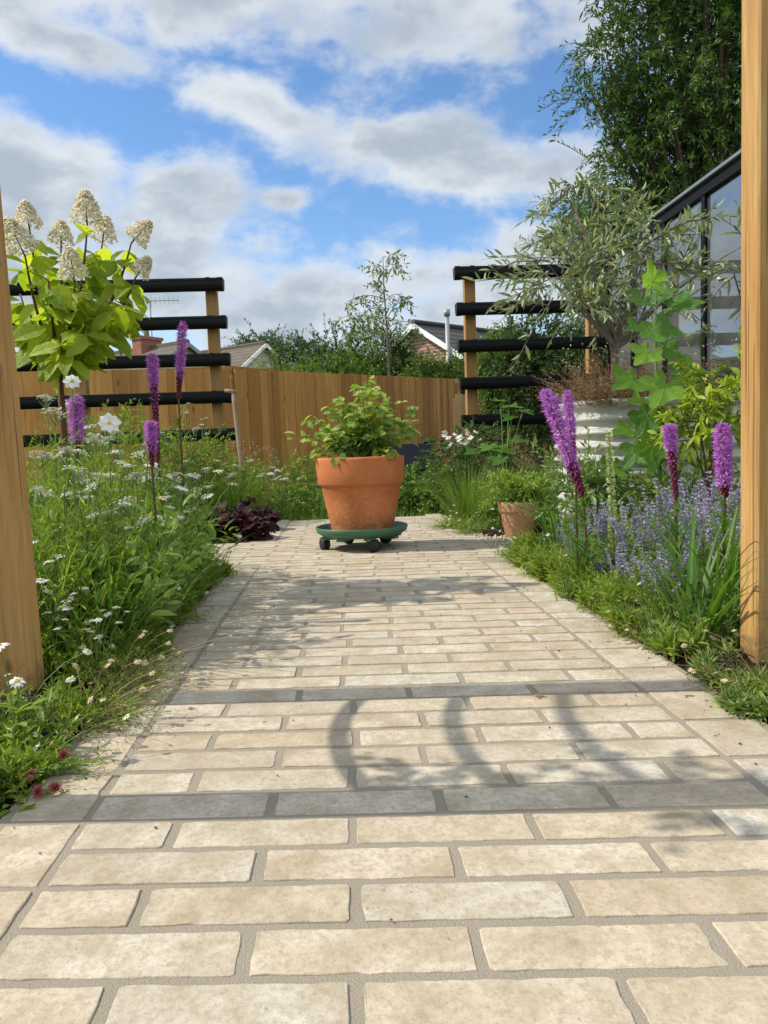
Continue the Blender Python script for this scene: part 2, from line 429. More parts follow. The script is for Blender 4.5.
M['fl_purple'] = flowermat('magenta_floret', (0.50, 0.13, 0.58), (0.80, 0.36, 0.82), 0.35)
M['fl_bud'] = flowermat('dark_red_bud', (0.11, 0.02, 0.035), (0.24, 0.045, 0.09), 0.15)
M['fl_white'] = flowermat('white_petal', (0.74, 0.74, 0.68), (0.88, 0.88, 0.84), 0.3)
M['fl_cream'] = flowermat('cream_umbel', (0.50, 0.50, 0.36), (0.78, 0.77, 0.66), 0.3)
M['fl_panicle'] = flowermat('cream_panicle', (0.78, 0.68, 0.46), (0.95, 0.91, 0.76), 0.5)
M['fl_yellow'] = flowermat('yellow_centre', (0.50, 0.42, 0.06), (0.62, 0.50, 0.08), 0.1)
M['fl_lavender'] = flowermat('lavender_floret', (0.33, 0.28, 0.46), (0.60, 0.54, 0.70), 0.3)
M['fl_violet'] = flowermat('violet_floret', (0.24, 0.13, 0.50), (0.42, 0.27, 0.68), 0.3)
M['fl_pale_green'] = flowermat('pale_green_floret', (0.38, 0.45, 0.16), (0.62, 0.66, 0.34), 0.3)
M['fl_rust'] = flowermat('rusty_clover', (0.33, 0.07, 0.08), (0.48, 0.16, 0.13), 0.2)
M['fl_pinkish'] = flowermat('faded_pink_seedhead', (0.50, 0.38, 0.30), (0.68, 0.56, 0.44), 0.25)

# ------------------------------------------------------------------ mesh helpers
def nrm(a):
    a = np.asarray(a, float)
    return a / np.maximum(np.linalg.norm(a, axis=-1, keepdims=True), 1e-9)

class MB:
    """collects geometry, then links it as ONE mesh object"""
    def __init__(s): s.v = []; s.q = []; s.t = []; s.g = []; s.n = 0
    def add(s, V, quads=None, tris=None, ngons=None):
        V = np.asarray(V, float).reshape(-1, 3)
        if quads is not None and len(quads): s.q.append(np.asarray(quads, int).reshape(-1, 4) + s.n)
        if tris is not None and len(tris): s.t.append(np.asarray(tris, int).reshape(-1, 3) + s.n)
        if ngons is not None:
            for f in ngons: s.g.append(np.asarray(f, int) + s.n)
        s.v.append(V); s.n += len(V)
    def merge(s, o):
        for q in o.q: s.q.append(q + s.n)
        for t in o.t: s.t.append(t + s.n)
        for g in o.g: s.g.append(g + s.n)
        s.v += o.v; s.n += o.n
    def mesh(s, name, mat, smooth=False):
        V = np.concatenate(s.v) if s.v else np.zeros((0, 3))
        loops = []; starts = []; tot = 0
        for grp, k in ((s.q, 4), (s.t, 3)):
            if grp:
                A = np.concatenate(grp)
                loops.append(A.ravel()); starts.append(tot + np.arange(len(A)) * k); tot += A.size
        for gg in s.g:
            loops.append(gg); starts.append(np.array([tot])); tot += len(gg)
        me = bpy.data.meshes.new(name)
        me.vertices.add(len(V)); me.vertices.foreach_set('co', V.astype(np.float32).ravel())
        L = np.concatenate(loops).astype(np.int32); S = np.concatenate(starts).astype(np.int32)
        me.loops.add(len(L)); me.loops.foreach_set('vertex_index', L)
        me.polygons.add(len(S)); me.polygons.foreach_set('loop_start', S)
        me.update(calc_edges=True); me.validate()
        me.polygons.foreach_set('use_smooth', np.full(len(me.polygons), smooth))
        if mat: me.materials.append(mat)
        return me
    def build(s, name, mat, parent=None, smooth=False, loc=None):
        o = bpy.data.objects.new(name, s.mesh(name, mat, smooth))
        COL.objects.link(o)
        if parent is not None: o.parent = parent
        if loc is not None: o.location = loc
        return o
    # -- shapes
    def box(s, c, size, rot=0.0):
        x, y, z = np.asarray(size) / 2
        V = np.array([(-x, -y, -z), (x, -y, -z), (x, y, -z), (-x, y, -z), (-x, -y, z), (x, -y, z), (x, y, z), (-x, y, z)])
        if rot:
            R = np.array([[cos(rot), -sin(rot), 0], [sin(rot), cos(rot), 0], [0, 0, 1]]); V = V @ R.T
        s.add(V + np.asarray(c), [(0, 3, 2, 1), (4, 5, 6, 7), (0, 1, 5, 4), (1, 2, 6, 5), (2, 3, 7, 6), (3, 0, 4, 7)])
        return s
    def bar(s, a, b, w, h, ch=0.0, up=(0, 0, 1)):
        """bar with a chamfered rectangular section from a to b"""
        a = np.asarray(a, float); b = np.asarray(b, float)
        d = nrm(b - a); up = np.asarray(up, float)
        if abs(d @ up) > .95: up = np.array((0, 1, 0.))
        r = nrm(np.cross(d, up)); u = np.cross(r, d)
        w /= 2; h /= 2; c = ch
        sec = [(-w, -h), (w, -h), (w, h), (-w, h)] if c <= 0 else [(-w + c, -h), (w - c, -h), (w, -h + c), (w, h - c), (w - c, h), (-w + c, h), (-w, h - c), (-w, -h + c)]
        k = len(sec)
        V = [a + r * x + u * y for x, y in sec] + [b + r * x + u * y for x, y in sec]
        s.add(V, [(i, (i + 1) % k, k + (i + 1) % k, k + i) for i in range(k)], ngons=[list(range(k))[::-1], list(range(k, 2 * k))])
        return s
    def tube(s, pts, rad, n=6, cap=True):
        pts = np.asarray(pts, float); k = len(pts)
        rad = np.full(k, rad) if np.isscalar(rad) else np.asarray(rad, float)
        T = nrm(np.gradient(pts, axis=0))
        ref = np.array((0.3, 0.1, 1.0)) if abs(T[:, 2]).mean() < .8 else np.array((1.0, 0.2, 0))
        A = nrm(np.cross(T, ref)); B = np.cross(T, A)
        th = np.arange(n) * 2 * pi / n
        V = pts[:, None] + rad[:, None, None] * (np.cos(th)[None, :, None] * A[:, None] + np.sin(th)[None, :, None] * B[:, None])
        i = np.arange(k - 1)[:, None] * n; j = np.arange(n)[None]
        Q = np.stack([i + j, i + (j + 1) % n, i + n + (j + 1) % n, i + n + j], -1).reshape(-1, 4)
        s.add(V.reshape(-1, 3), Q, ngons=[list(range(n))[::-1], list(range((k - 1) * n, k * n))] if cap and n > 2 else None)
        return s
    def lathe(s, prof, n=32, c=(0, 0, 0)):
        prof = np.asarray(prof, float); k = len(prof)
        th = np.arange(n) * 2 * pi / n
        V = np.stack([prof[:, 0, None] * np.cos(th), prof[:, 0, None] * np.sin(th), np.repeat(prof[:, 1, None], n, 1)], -1).reshape(-1, 3) + np.asarray(c)
        i = np.arange(k - 1)[:, None] * n; j = np.arange(n)[None]
        Q = np.stack([i + j, i + (j + 1) % n, i + n + (j + 1) % n, i + n + j], -1).reshape(-1, 4)
        s.add(V, Q); return s
    def prism(s, poly, z0, z1):
        k = len(poly)
        V = [(x, y, z0) for x, y in poly] + [(x, y, z1) for x, y in poly]
        s.add(V, [(i, (i + 1) % k, k + (i + 1) % k, k + i) for i in range(k)], ngons=[list(range(k))[::-1], list(range(k, 2 * k))])
        return s
    # -- leaves, all vectorised
    def leaves(s, P, D, Nn, L, Wd, detail=1, fold=0.16, curl=0.25):
        P = np.asarray(P, float).reshape(-1, 3); n = len(P)
        D = nrm(np.broadcast_to(D, (n, 3))); Nn = np.broadcast_to(Nn, (n, 3))
        L = np.broadcast_to(L, (n,))[:, None]; Wd = np.broadcast_to(Wd, (n,))[:, None]
        S = nrm(np.cross(D, Nn)); U = np.cross(S, D)
        if detail == 0:
            V = np.stack([P, P + D * L * .45 + S * Wd * .5 + U * L * .04, P + D * L - U * curl * .3 * L, P + D * L * .45 - S * Wd * .5 + U * L * .04], 1)
            s.add(V.reshape(-1, 3), (np.arange(n)[:, None] * 4 + np.arange(4)))
        else:
            f = fold * Wd
            a, b = .3, .66
            pts = [P,
                   P + D * L * a + S * Wd * .46 + U * f - U * curl * L * a * a, P + D * L * a - S * Wd * .46 + U * f - U * curl * L * a * a,
                   P + D * L * b + S * Wd * .42 + U * f - U * curl * L * b * b, P + D * L * b - S * Wd * .42 + U * f - U * curl * L * b * b,
                   P + D * L * .96 - U * curl * L,
                   P + D * L * a - U * curl * L * a * a, P + D * L * b - U * curl * L * b * b]
            V = np.stack(pts, 1)
            k = np.arange(n)[:, None] * 8
            s.add(V.reshape(-1, 3), np.concatenate([k + [6, 1, 3, 7], k + [2, 6, 7, 4]]),
                  np.concatenate([k + [0, 1, 6], k + [0, 6, 2], k + [7, 3, 5], k + [4, 7, 5]]))
        return s
    def blades(s, P, head, a0, bend, L, Wd, segs=4, taper=1.6):
        """grass blades: start angle a0 from vertical, bending by `bend` towards the tip"""
        P = np.asarray(P, float).reshape(-1, 3); n = len(P)
        B = lambda x: np.broadcast_to(np.asarray(x, float), (n,))
        head, a0, bend, L, Wd = map(B, (head, a0, bend, L, Wd))
        H = np.stack([np.cos(head), np.sin(head), 0 * head], 1); S = np.stack([-np.sin(head), np.cos(head), 0 * head], 1)
        pos = P.copy(); V = []
        for i in range(segs + 1):
            t = i / segs
            w = (Wd * max(.04, 1 - t ** taper) * .5)[:, None]
            V += [pos - S * w, pos + S * w]
            ang = a0 + bend * (t + .5 / segs)
            pos = pos + (H * np.sin(ang)[:, None] + np.array((0, 0, 1.)) * np.cos(ang)[:, None]) * (L / segs)[:, None]
        V = np.stack(V, 1); k = (segs + 1) * 2
        idx = np.arange(n)[:, None] * k
        s.add(V.reshape(-1, 3), np.concatenate([idx + [2 * i, 2 * i + 1, 2 * i + 3, 2 * i + 2] for i in range(segs)]))
        return s
    def twigs(s, A, Bp, r0, r1):
        """three sided sticks from A to B"""
        A = np.asarray(A, float).reshape(-1, 3); Bp = np.asarray(Bp, float).reshape(-1, 3); n = len(A)
        D = nrm(Bp - A); X = nrm(np.cross(D, (0.31, 0.17, 0.93))); Y = np.cross(D, X)
        V = []
        for P, r in ((A, r0), (Bp, r1)):
            r = np.broadcast_to(r, (n,))[:, None]
            for k in range(3): V.append(P + r * (X * cos(k * 2.0944) + Y * sin(k * 2.0944)))
        V = np.stack(V, 1); i = np.arange(n)[:, None] * 6
        s.add(V.reshape(-1, 3), np.concatenate([i + [k, (k + 1) % 3, 3 + (k + 1) % 3, 3 + k] for k in range(3)]))
        return s
    def sprays(s, st, S0, D, Ln, nl, L, Wd, droop=0.2, spread=0.8, detail=0, r=.002, upb=.7, jit=.15, t0=.12):
        """twigs (into MB st) carrying nl leaves each (into self)"""
        S0 = np.asarray(S0, float).reshape(-1, 3); m_ = len(S0)
        D = nrm(np.broadcast_to(D, (m_, 3))); Ln = np.broadcast_to(Ln, (m_,)).astype(float)
        dn = np.array((0, 0, -1.))
        t = np.linspace(t0, 1, nl)[None, :, None]
        pos = S0[:, None] + D[:, None] * Ln[:, None, None] * t + dn * droop * Ln[:, None, None] * t * t
        tan = nrm(D[:, None] + dn * 2 * droop * t)
        rv = rng.normal(size=(m_, nl, 3)); perp = nrm(rv - (rv * tan).sum(-1, keepdims=True) * tan)
        sp = spread * (1 + rng.normal(size=(m_, nl, 1)) * .25)
        d = nrm(tan * np.cos(sp) + perp * np.sin(sp))
        N_ = nrm(np.array((0, 0, upb)) + rng.normal(size=(m_, nl, 3)) * .45)
        sc = 1 + rng.normal(size=(m_, nl)) * jit * 1.3; sc = np.clip(sc, .45, 1.6) * (1 - .35 * t[..., 0])
        s.leaves(pos.reshape(-1, 3), d.reshape(-1, 3), N_.reshape(-1, 3), (L * sc).ravel(), (Wd * sc).ravel(), detail)
        if st is not None:
            mid = S0 + D * Ln[:, None] * .5 + dn * droop * Ln[:, None] * .25
            end = S0 + D * Ln[:, None] + dn * droop * Ln[:, None]
            st.twigs(S0, mid, r, r * .75); st.twigs(mid, end, r * .75, r * .35)
        return s

def tag(o, label, cat, group=None, kind=None):
    if label: o['label'] = label
    if cat: o['category'] = cat
    if group: o['group'] = group
    if kind: o['kind'] = kind
    return o
def thing(name, label, cat, loc=(0, 0, 0), rotz=0.0, group=None):
    o = bpy.data.objects.new(name, None)
    COL.objects.link(o)
    o.empty_display_size = 0.1
    o.location = loc; o.rotation_euler = (0, 0, rotz)
    return tag(o, label, cat, group)
def struct(mb, name, mat, kind='structure'):
    o = mb.build(name, mat); o['kind'] = kind
    return o
def copy_tree(o, parent=None):
    c = o.copy(); COL.objects.link(c)
    if parent is not None: c.parent = parent
    for ch in list(o.children): copy_tree(ch, c)
    return c
def child_copy(src, parent, loc=(0, 0, 0), rot=(0, 0, 0), sc=1.0):
    c = src.copy(); COL.objects.link(c); c.parent = parent
    c.location = loc; c.rotation_euler = rot; c.scale = (sc, sc, sc)
    return c
def place(proto, used, px, py, Y, label, hgt=None, sc=None, rot=None, z0=0.0):
    """first use takes the prototype itself; its top lands where the photo shows it"""
    top = at(px, py, Y)
    o = proto if not used.get(proto.name) else copy_tree(proto)
    used[proto.name] = True
    k = sc if sc else (top[2] - z0) / hgt
    o.location = (top[0], Y, z0); o.scale = (k, k, k)
    o.rotation_euler.z = rng.uniform(0, 6.28) if rot is None else rot
    o['label'] = label
    return o
used = {}
U = rng.uniform
def disc_pts(n, r): 
    a = U(0, 6.283, n); q = np.sqrt(U(0, 1, n)) * r
    return np.stack([q * np.cos(a), q * np.sin(a)], 1)
def bez(a, b, c, n=8):
    t = np.linspace(0, 1, n)[:, None]
    return (1 - t) ** 2 * np.asarray(a, float) + 2 * t * (1 - t) * np.asarray(b, float) + t * t * np.asarray(c, float)

# ================================================================== SETTING
gmb = MB(); gmb.add([(-400, -60, -.06), (400, -60, -.06), (400, 700, -.06), (-400, 700, -.06)], [(0, 1, 2, 3)])
struct(gmb, 'ground', M['lawn'])

SK = -0.077            # the paving courses run slightly askew to the path's edges
ROW, JT, BL = 0.0795, 0.0132, 0.236
XL, XR, XLO, XRO = -0.371, 0.577, -0.484, 0.703
def brick(mb, x0, x1, y0, y1, skew=True):
    """one tumbled block: worn corners, uneven edges, softened arris"""
    g = JT / 2
    x0 += g + U(-.0015, .0015); x1 -= g + U(-.0015, .0015); y0 += g + U(-.001, .001); y1 -= g + U(-.001, .001)
    if x1 - x0 < .02 or y1 - y0 < .02: return
    r = U(.0012, .0045)
    near = y0 < 2.2
    nx = max(2, int((x1 - x0) / .016)) if near else 2
    ny = max(2, int((y1 - y0) / .018)) if near else 2
    jit = .0010 if near else .0006
    P = []
    def side(ax, ay, bx, by, k):
        for i in range(k + 1):
            t = i / k
            P.append((ax + (bx - ax) * t + U(-jit, jit), ay + (by - ay) * t + U(-jit, jit)))
    side(x0 + r, y0, x1 - r, y0, nx); side(x1, y0 + r, x1, y1 - r, ny)
    side(x1 - r, y1, x0 + r, y1, nx); side(x0, y1 - r, x0, y0 + r, ny)
    P = np.array(P); c = P.mean(0); k = len(P)
    if near and U() < .45:            # a chip knocked off the edge
        q = rng.integers(0, k); P[q] += nrm(c - P[q]) * U(.002, .005)
    z = U(-.0007, .0007); tx, ty = U(-.004, .004), U(-.006, .006)
    rings = []
    for ins, dz in ((0.0, -.022), (0.0, -.0012), (.0004, -.0004), (.0013, 0.0)):
        d = P - c
        Q = c + d * (1 - ins / np.maximum(np.abs(d).max(1, keepdims=True), .02))
        zz = z + dz + (Q[:, 0] - c[0]) * tx + (Q[:, 1] - c[1]) * ty + (U(-.0004, .0004, k) if dz > -.003 else 0)
        yy = Q[:, 1] + (SK * Q[:, 0] if skew else 0)
        rings.append(np.stack([Q[:, 0], yy, zz], 1))
    V = np.concatenate(rings)
    i = np.arange(k); j = (i + 1) % k
    Qd = np.concatenate([np.stack([a * k + i, a * k + j, (a + 1) * k + j, (a + 1) * k + i], 1) for a in range(3)])
    mb.add(V, Qd, ngons=[list(range(3 * k, 4 * k))])

pmb = MB()
for rr in range(-15, 58):
    y0 = .679 + ROW * rr; y1 = y0 + ROW
    ph = .1195 if rr % 2 == 0 else -.004
    cross = 3.27 < y0 < 4.02
    xl, xr = (-3.2, 1.5) if cross else (XL, XR)
    j = [xl]
    n0 = int((xl - ph) / BL) - 2
    for q in range(n0, n0 + 40):
        x = ph + BL * q + (U(-.012, .012) if rr > 5 or rr < 0 else U(-.002, .002))
        if xl + .045 < x < xr - .045: j.append(x)
    j.append(xr)
    for a, b in zip(j[:-1], j[1:]): brick(pmb, a, b, y0, y1)
for side in (0, 1):
    y = .679 - 15 * ROW
    while y < 5.25:
        L_ = ROW * 2 if U() < .75 else ROW * (3 if U() < .5 else 1)
        if not (y + L_ > 3.29 and y < 4.06):
            wide = y > 4.0
            if side == 0: brick(pmb, -.565 if wide else XLO + U(-.006, .006), XL, y, y + L_)
            else: brick(pmb, XR, XRO + U(-.008, .008), y, y + L_)
        y += L_
struct(pmb, 'path', M['stone'])
mmb = MB()
mmb.prism([(XLO - .012, -1.2), (XRO + .012, -1.2), (XRO + .012, 5.3), (XLO - .012, 5.3)], -.05, -.0018)
mmb.prism([(-3.2, 3.52), (XLO - .015, 3.31), (XLO - .015, 4.06), (-3.2, 4.27)], -.05, -.0021)
mmb.prism([(XRO + .015, 3.21), (1.5, 3.14), (1.5, 3.9), (XRO + .015, 3.97)], -.05, -.0021)
struct(mmb, 'path_mortar', M['mortar'])

def soil_bed(name, x0, x1, y0, y1, nx, ny, h=.02):
    mb = MB()
    X, Y = np.meshgrid(np.linspace(x0, x1, nx), np.linspace(y0, y1, ny))
    e = np.minimum.reduce([X - x0, x1 - X, Y - y0, y1 - Y]) / .06
    Z = -.03 + np.clip(e, 0, 1) * (h + .03) + rng.normal(size=X.shape) * .007
    i = (np.arange(ny - 1)[:, None] * nx + np.arange(nx - 1)[None]).ravel()
    mb.add(np.stack([X, Y, Z], -1).reshape(-1, 3), np.stack([i, i + 1, i + nx + 1, i + nx], 1))
    return struct(mb, name, M['soil'])
soil_bed('flower_bed', -3.4, XLO - .006, .3, 3.24, 60, 60)
soil_bed('flower_bed', XRO + .006, 2.35, .3, 3.12, 40, 60)
soil_bed('flower_bed', -3.4, -.575, 4.12, 7.5, 40, 40)
soil_bed('flower_bed', XRO + .006, 2.34, 3.9, 6.6, 40, 40)
lmb = MB(); lmb.add([(-3, 5.33, -.03), (3.4, 5.33, -.03), (3.4, 9.9, -.03), (-3, 9.9, -.03)], [(0, 1, 2, 3)])
struct(lmb, 'lawn', M['lawn'])

# ================================================================== TIMBER ARCH
arch = thing('timber_arch', 'square softwood arch posts framing the path at the left and right edges of the view', 'garden arch', (0, 1.3, 0))
def wood_post(x, y, h, lean=0.0, w=.07):
    mb = MB()
    mb.bar((x - .003, y - 1.3, -.06), (x + lean, y - 1.3, h), w, w, .005, up=(0, 1, 0))
    return mb.build('post', M['post'], arch)
wood_post(-.670, 1.568, 2.25, -.036); wood_post(.897, 1.562, 2.25, -.012)
wood_post(-.663, 1.095, 2.25); wood_post(.897, 1.01, 2.25)
for x in (-.663, .897):
    ya, yb = (1.568, 1.095) if x < 0 else (1.562, 1.01)
    MB().bar((x, ya - 1.3 + .03, 2.29), (x, yb - 1.3 - .2, 2.29), .07, .08, .004).build('top_rail', M['post'], arch)
for y in (1.33,):
    MB().bar((-.85, y - 1.3, 2.355), (1.05, y - 1.3, 2.355), .05, .05, .004).build('rafter', M['post'], arch)
# unseen slack ropes on the left posts, added to cast the curved paving shadows
for zz, sag in ((.69, .055), (.885, .05), (1.09, .05)):
    t = np.linspace(0, 1, 15)
    mb = MB(); mb.tube(np.stack([np.full(15, -.663), .268 + (-.205 - .268) * t, zz - sag * 4 * t * (1 - t)], 1), .014, 8)
    mb.build('rope', M['grey_wood'], arch)

# ================================================================== FENCES
def fence(name, label, a, b, top, mat, bw=.118, lean=0.0):
    a = np.array(a, float); b = np.array(b, float)
    d = b - a; Ln = np.linalg.norm(d); d /= Ln; nrm_ = np.array((d[1], -d[0]))     # towards the camera
    root = thing(name, label, 'fence', (a[0], a[1], 0))
    mb = MB(); n = int(Ln / bw); ang = atan2(d[1], d[0])
    for i in range(n):
        c = d * (i + .5) * bw
        t_ = top[0] + (top[1] - top[0]) * (i + .5) / n + U(-.006, .006)
        mb.box((c[0] + nrm_[0] * (.004 if i % 2 else .012), c[1] + nrm_[1] * (.004 if i % 2 else .012), t_ / 2 - .02), (bw * 1.12, .014 + U(0, .003), t_ - .04), ang + U(-.012, .012))
    mb.build('boards', mat, root)
    pb = MB()
    for i in range(0, int(Ln / 2.4) + 2):
        c = d * min(i * 2.4, Ln - .05) - nrm_ * .06
        pb.box((c[0], c[1], top[0] / 2 - .05), (.09, .09, top[0] - .12), ang)
        o = pb.build('fence_post', mat, root); pb = MB()
    rb = MB()
    for zz in (.35, .95, 1.55):
        e = d * Ln - nrm_ * .03; s_ = -nrm_ * .03
        rb.bar((s_[0], s_[1], zz), (e[0], e[1], zz), .04, .07)
    rb.build('rail', mat, root)
    return root
p0 = at(-60, 368, 10.3); p1 = at(232, 366, 10.0); p2 = at(462, 377.5, 15.0)
fence('board_fence', 'brown close-board fence behind the black gutter screen and spade on the left', p0[:2], p1[:2], (p0[2], p1[2]), M['fence'])
fence('board_fence', 'long brown close-board fence running behind the big terracotta pot below the hedge', p1[:2] + np.array((.02, .01)), p2[:2], (p1[2], p2[2]), M['fence'])
p3 = at(455, 392, 13.0); p4 = at(700, 398, 12.4)
fence('board_fence', 'low paler board fence seen between the rails of the right-hand gutter screen', p3[:2], p4[:2], (p3[2], p4[2]), M['fence_pale'])

# ================================================================== GUTTER SCREENS
def gutter(parent, org, xa, xb, y, z, hh=.09, w=.095, clips=()):
    """deep black gutter trough with rolled lips and end caps, filled with compost"""
    k = 12; sec = []
    for i in range(k + 1):
        a = pi + pi * i / k
        sec.append((w / 2 * cos(a), (hh - .03) * sin(a) * 1.0 - .0))
    outer = [(-w / 2 - .006, .03), (-w / 2 - .006, .014), (-w / 2, .012)] + sec + [(w / 2, .012), (w / 2 + .006, .014), (w / 2 + .006, .03)]
    inner = [(p_[0] * .90, p_[1] * .93 + .004) for p_ in outer[::-1]]
    ring = outer + inner; n = len(ring)
    mb = MB()
    V = [(x - org[0], y + p_[0] - org[1], z + p_[1]) for x in (xa, xb) for p_ in ring]
    mb.add(V, [(i, (i + 1) % n, n + (i + 1) % n, n + i) for i in range(n)])
    g_ = mb.build('gutter', M['black'], parent)
    for x, s_ in ((xa, -1), (xb, 1)):
        cb = MB()
        o2 = [(p_[0] * 1.07, p_[1] * 1.06 + .001) for p_ in outer]
        m_ = len(o2)
        V = [(x + dx - org[0], y + p_[0] - org[1], z + p_[1]) for dx in (-.012 * (s_ < 0) - .03 * (s_ > 0), .012 * (s_ > 0) + .03 * (s_ < 0)) for p_ in o2]
        cb.add(V, [(i, (i + 1) % m_, m_ + (i + 1) % m_, m_ + i) for i in range(m_)], ngons=[list(range(m_))[::-1], list(range(m_, 2 * m_))])
        cb.build('end_cap', M['black'], g_)
    for bx in clips:
        kb = MB(); o3_ = [(p_[0] * 1.09, p_[1] * 1.08 + .002) for p_ in outer]; m_ = len(o3_)
        kb.add([(bx + dx - org[0], y + p_[0] - org[1], z + p_[1]) for dx in (-.016, .016) for p_ in o3_], [(i, (i + 1) % m_, m_ + (i + 1) % m_, m_ + i) for i in range(m_)], ngons=[list(range(m_))[::-1], list(range(m_, 2 * m_))])
        kb.build('bracket', M['black'], g_)
    fb = MB(); fb.box(((xa + xb) / 2 - org[0], y - org[1], z + .008), (xb - xa - .05, w * .86, .012))
    fb.build('compost', M['compost'], g_)
    return g_
def screen(label, Y, posts, rails):
    root = thing('gutter_screen', label, 'trellis screen', (posts[0][0], Y, 0))
    org = (posts[0][0], Y)
    for x, h, lean in posts:
        mb = MB(); mb.bar((x - org[0] + lean, .10, -.05), (x - org[0], .10, h), .088, .075, .004, up=(0, 1, 0))
        mb.build('post', M['screen_post'], root)
    for xa, xb, z in rails: gutter(root, org, xa, xb, Y - .015, z + U(-.004, .004), clips=[p_[0] for p_ in posts])
    return root
zl = [at(222, y, 6.0)[2] - .03 for y in (279, 317, 354.5, 392, 429.5)]
screen('wooden post screen with five black gutter rails standing left, behind the flowering hydrangea', 6.0,
       [(-.955, zl[0] - .02, 0), (-1.99, zl[0] - .02, 0), (-2.9, zl[0] - .02, 0)],
       [(-2.95, -.855 + .010 * i, z) for i, z in enumerate(zl)])
zr = [at(458, y, 6.0)[2] - .03 for y in (268, 304.5, 341.5, 379, 416)]
screen('wooden post screen with black gutter rails standing right, behind the olive tree', 6.0,
       [(1.062, zr[0] - .02, 0), (2.05, zr[0] - .02, 0)],
       [(.940 + .008 * i, 2.2 if i in (0, 2) else 2.12, z) for i, z in enumerate(zr)])

# ================================================================== SPADE leaning by the screen
spd = thing('garden_spade', 'old wooden T-handled spade leaning by the end of the left gutter screen', 'spade', (-.80, 5.78, 0))
a = at(233, 392, 5.85) - np.array((-.80, 5.78, 0)); b = at(241, 462, 5.75) - np.array((-.80, 5.78, 0))
e = a + (b - a) * 1.55
mb = MB(); mb.tube(np.stack([a + (e - a) * t for t in np.linspace(0, 1, 9)]), np.linspace(.016, .019, 9), 8); mb.build('shaft', M['grey_wood'], spd, True)
mb = MB(); mb.tube(np.array([a + np.array((-.062, 0, .012)), a + np.array((-.03, 0, .008)), a, a + np.array((.025, 0, -.004))]), [.013, .016, .018, .012], 8)
mb.build('grip', M['grey_wood'], spd, True)
bl = MB(); d = nrm(e - a)
for i in range(5):
    pass
w0 = np.array((1., 0, 0)); bl.add([e - w0 * .08, e + w0 * .08, e + d * .24 + w0 * .07, e + d * .27, e + d * .24 - w0 * .07, e - w0 * .08 + np.array((0, .012, 0)), e + w0 * .08 + np.array((0, .012, 0)), e + d * .24 + w0 * .07 + np.array((0, .008, 0)), e + d * .27 + np.array((0, .006, 0)), e + d * .24 - w0 * .07 + np.array((0, .008, 0))],
       [(i, (i + 1) % 5, 5 + (i + 1) % 5, 5 + i) for i in range(5)], ngons=[[4, 3, 2, 1, 0], [5, 6, 7, 8, 9]])
bl.build('blade', M['grey_metal'], spd)

# ================================================================== BIG POT ON ITS DOLLY
DX, DY = .088, 3.74
dolly = thing('plant_dolly', 'round green plastic plant dolly on black castors under the big terracotta pot', 'plant dolly', (DX, DY, 0), 0.0)
mb = MB(); mb.lathe([(.001, .062), (.17, .062), (.195, .066), (.205, .074), (.214, .080), (.222, .084), (.2265, .100), (.2275, .110), (.2245, .112), (.219, .108), (.212, .092), (.195, .082), (.001, .080)], 56)
tr_ = mb.build('tray', M['green_plastic'], dolly, True)
for k in range(8):
    a_ = k * pi / 4 + .2
    rb = MB(); rb.box((.165 * cos(a_), .165 * sin(a_), .058), (.06, .045, .014), a_); rb.build('bracket', M['green_plastic'], tr_)
for a_, wr in ((radians(186), .5), (radians(286), 1.2), (radians(48), .8), (radians(112), 2.1)):
    cx, cy = .186 * cos(a_), .186 * sin(a_)
    cb = MB(); ax = np.array((cos(wr), sin(wr), 0)); c0 = np.array((cx, cy, .029))
    cb.tube([c0 - ax * .021, c0 - ax * .017, c0 - ax * .005, c0 - ax * .004, c0 + ax * .004, c0 + ax * .005, c0 + ax * .016, c0 + ax * .019], [.021, .0285, .029, .022, .022, .029, .0285, .021], 20)
    w_ = cb.build('castor', M['rubber'], dolly, True)
    fb = MB(); fb.tube([(cx, cy, .03), (cx, cy, .06)], .011, 10); fb.box((cx, cy, .056), (.036, .03, .006), wr)
    fb.build('fork', M['black'], w_)

pot = thing('terracotta_pot', 'big weathered terracotta pot with a thick rim standing on the green dolly', 'plant pot', (DX + .004, DY, .081))
prof = [(.001, 0.0), (.146, 0.0), (.151, .004), (.154, .02), (.178, .14), (.196, .228), (.200, .234), (.208, .236), (.212, .242), (.2155, .30), (.2165, .355), (.2150, .365), (.210, .369), (.201, .366), (.197, .355), (.192, .30), (.19, .29)]
mb = MB(); mb.lathe(prof, 64); mb.build('pot_body', M['terracotta'], pot, True)
mb = MB(); mb.lathe([(.001, .333), (.1, .336), (.195, .33)], 40); mb.build('potting_soil', M['compost'], pot)

# ================================================================== SMALL POT
sx, sy = at(519, 530, 3.92)[:2]
spot = thing('terracotta_pot', 'small pale terracotta pot of trailing leaves beside the path on the right', 'plant pot', (sx, sy, 0))
prof = [(.001, 0), (.068, 0), (.071, .004), (.094, .125), (.096, .13), (.101, .132), (.103, .14), (.108, .182), (.106, .187), (.10, .186), (.096, .17)]
mb = MB(); mb.lathe(prof, 40); mb.build('pot_body', M['pale_terracotta'], spot, True)
mb = MB(); mb.lathe([(.001, .165), (.099, .163)], 24); mb.build('potting_soil', M['compost'], spot)

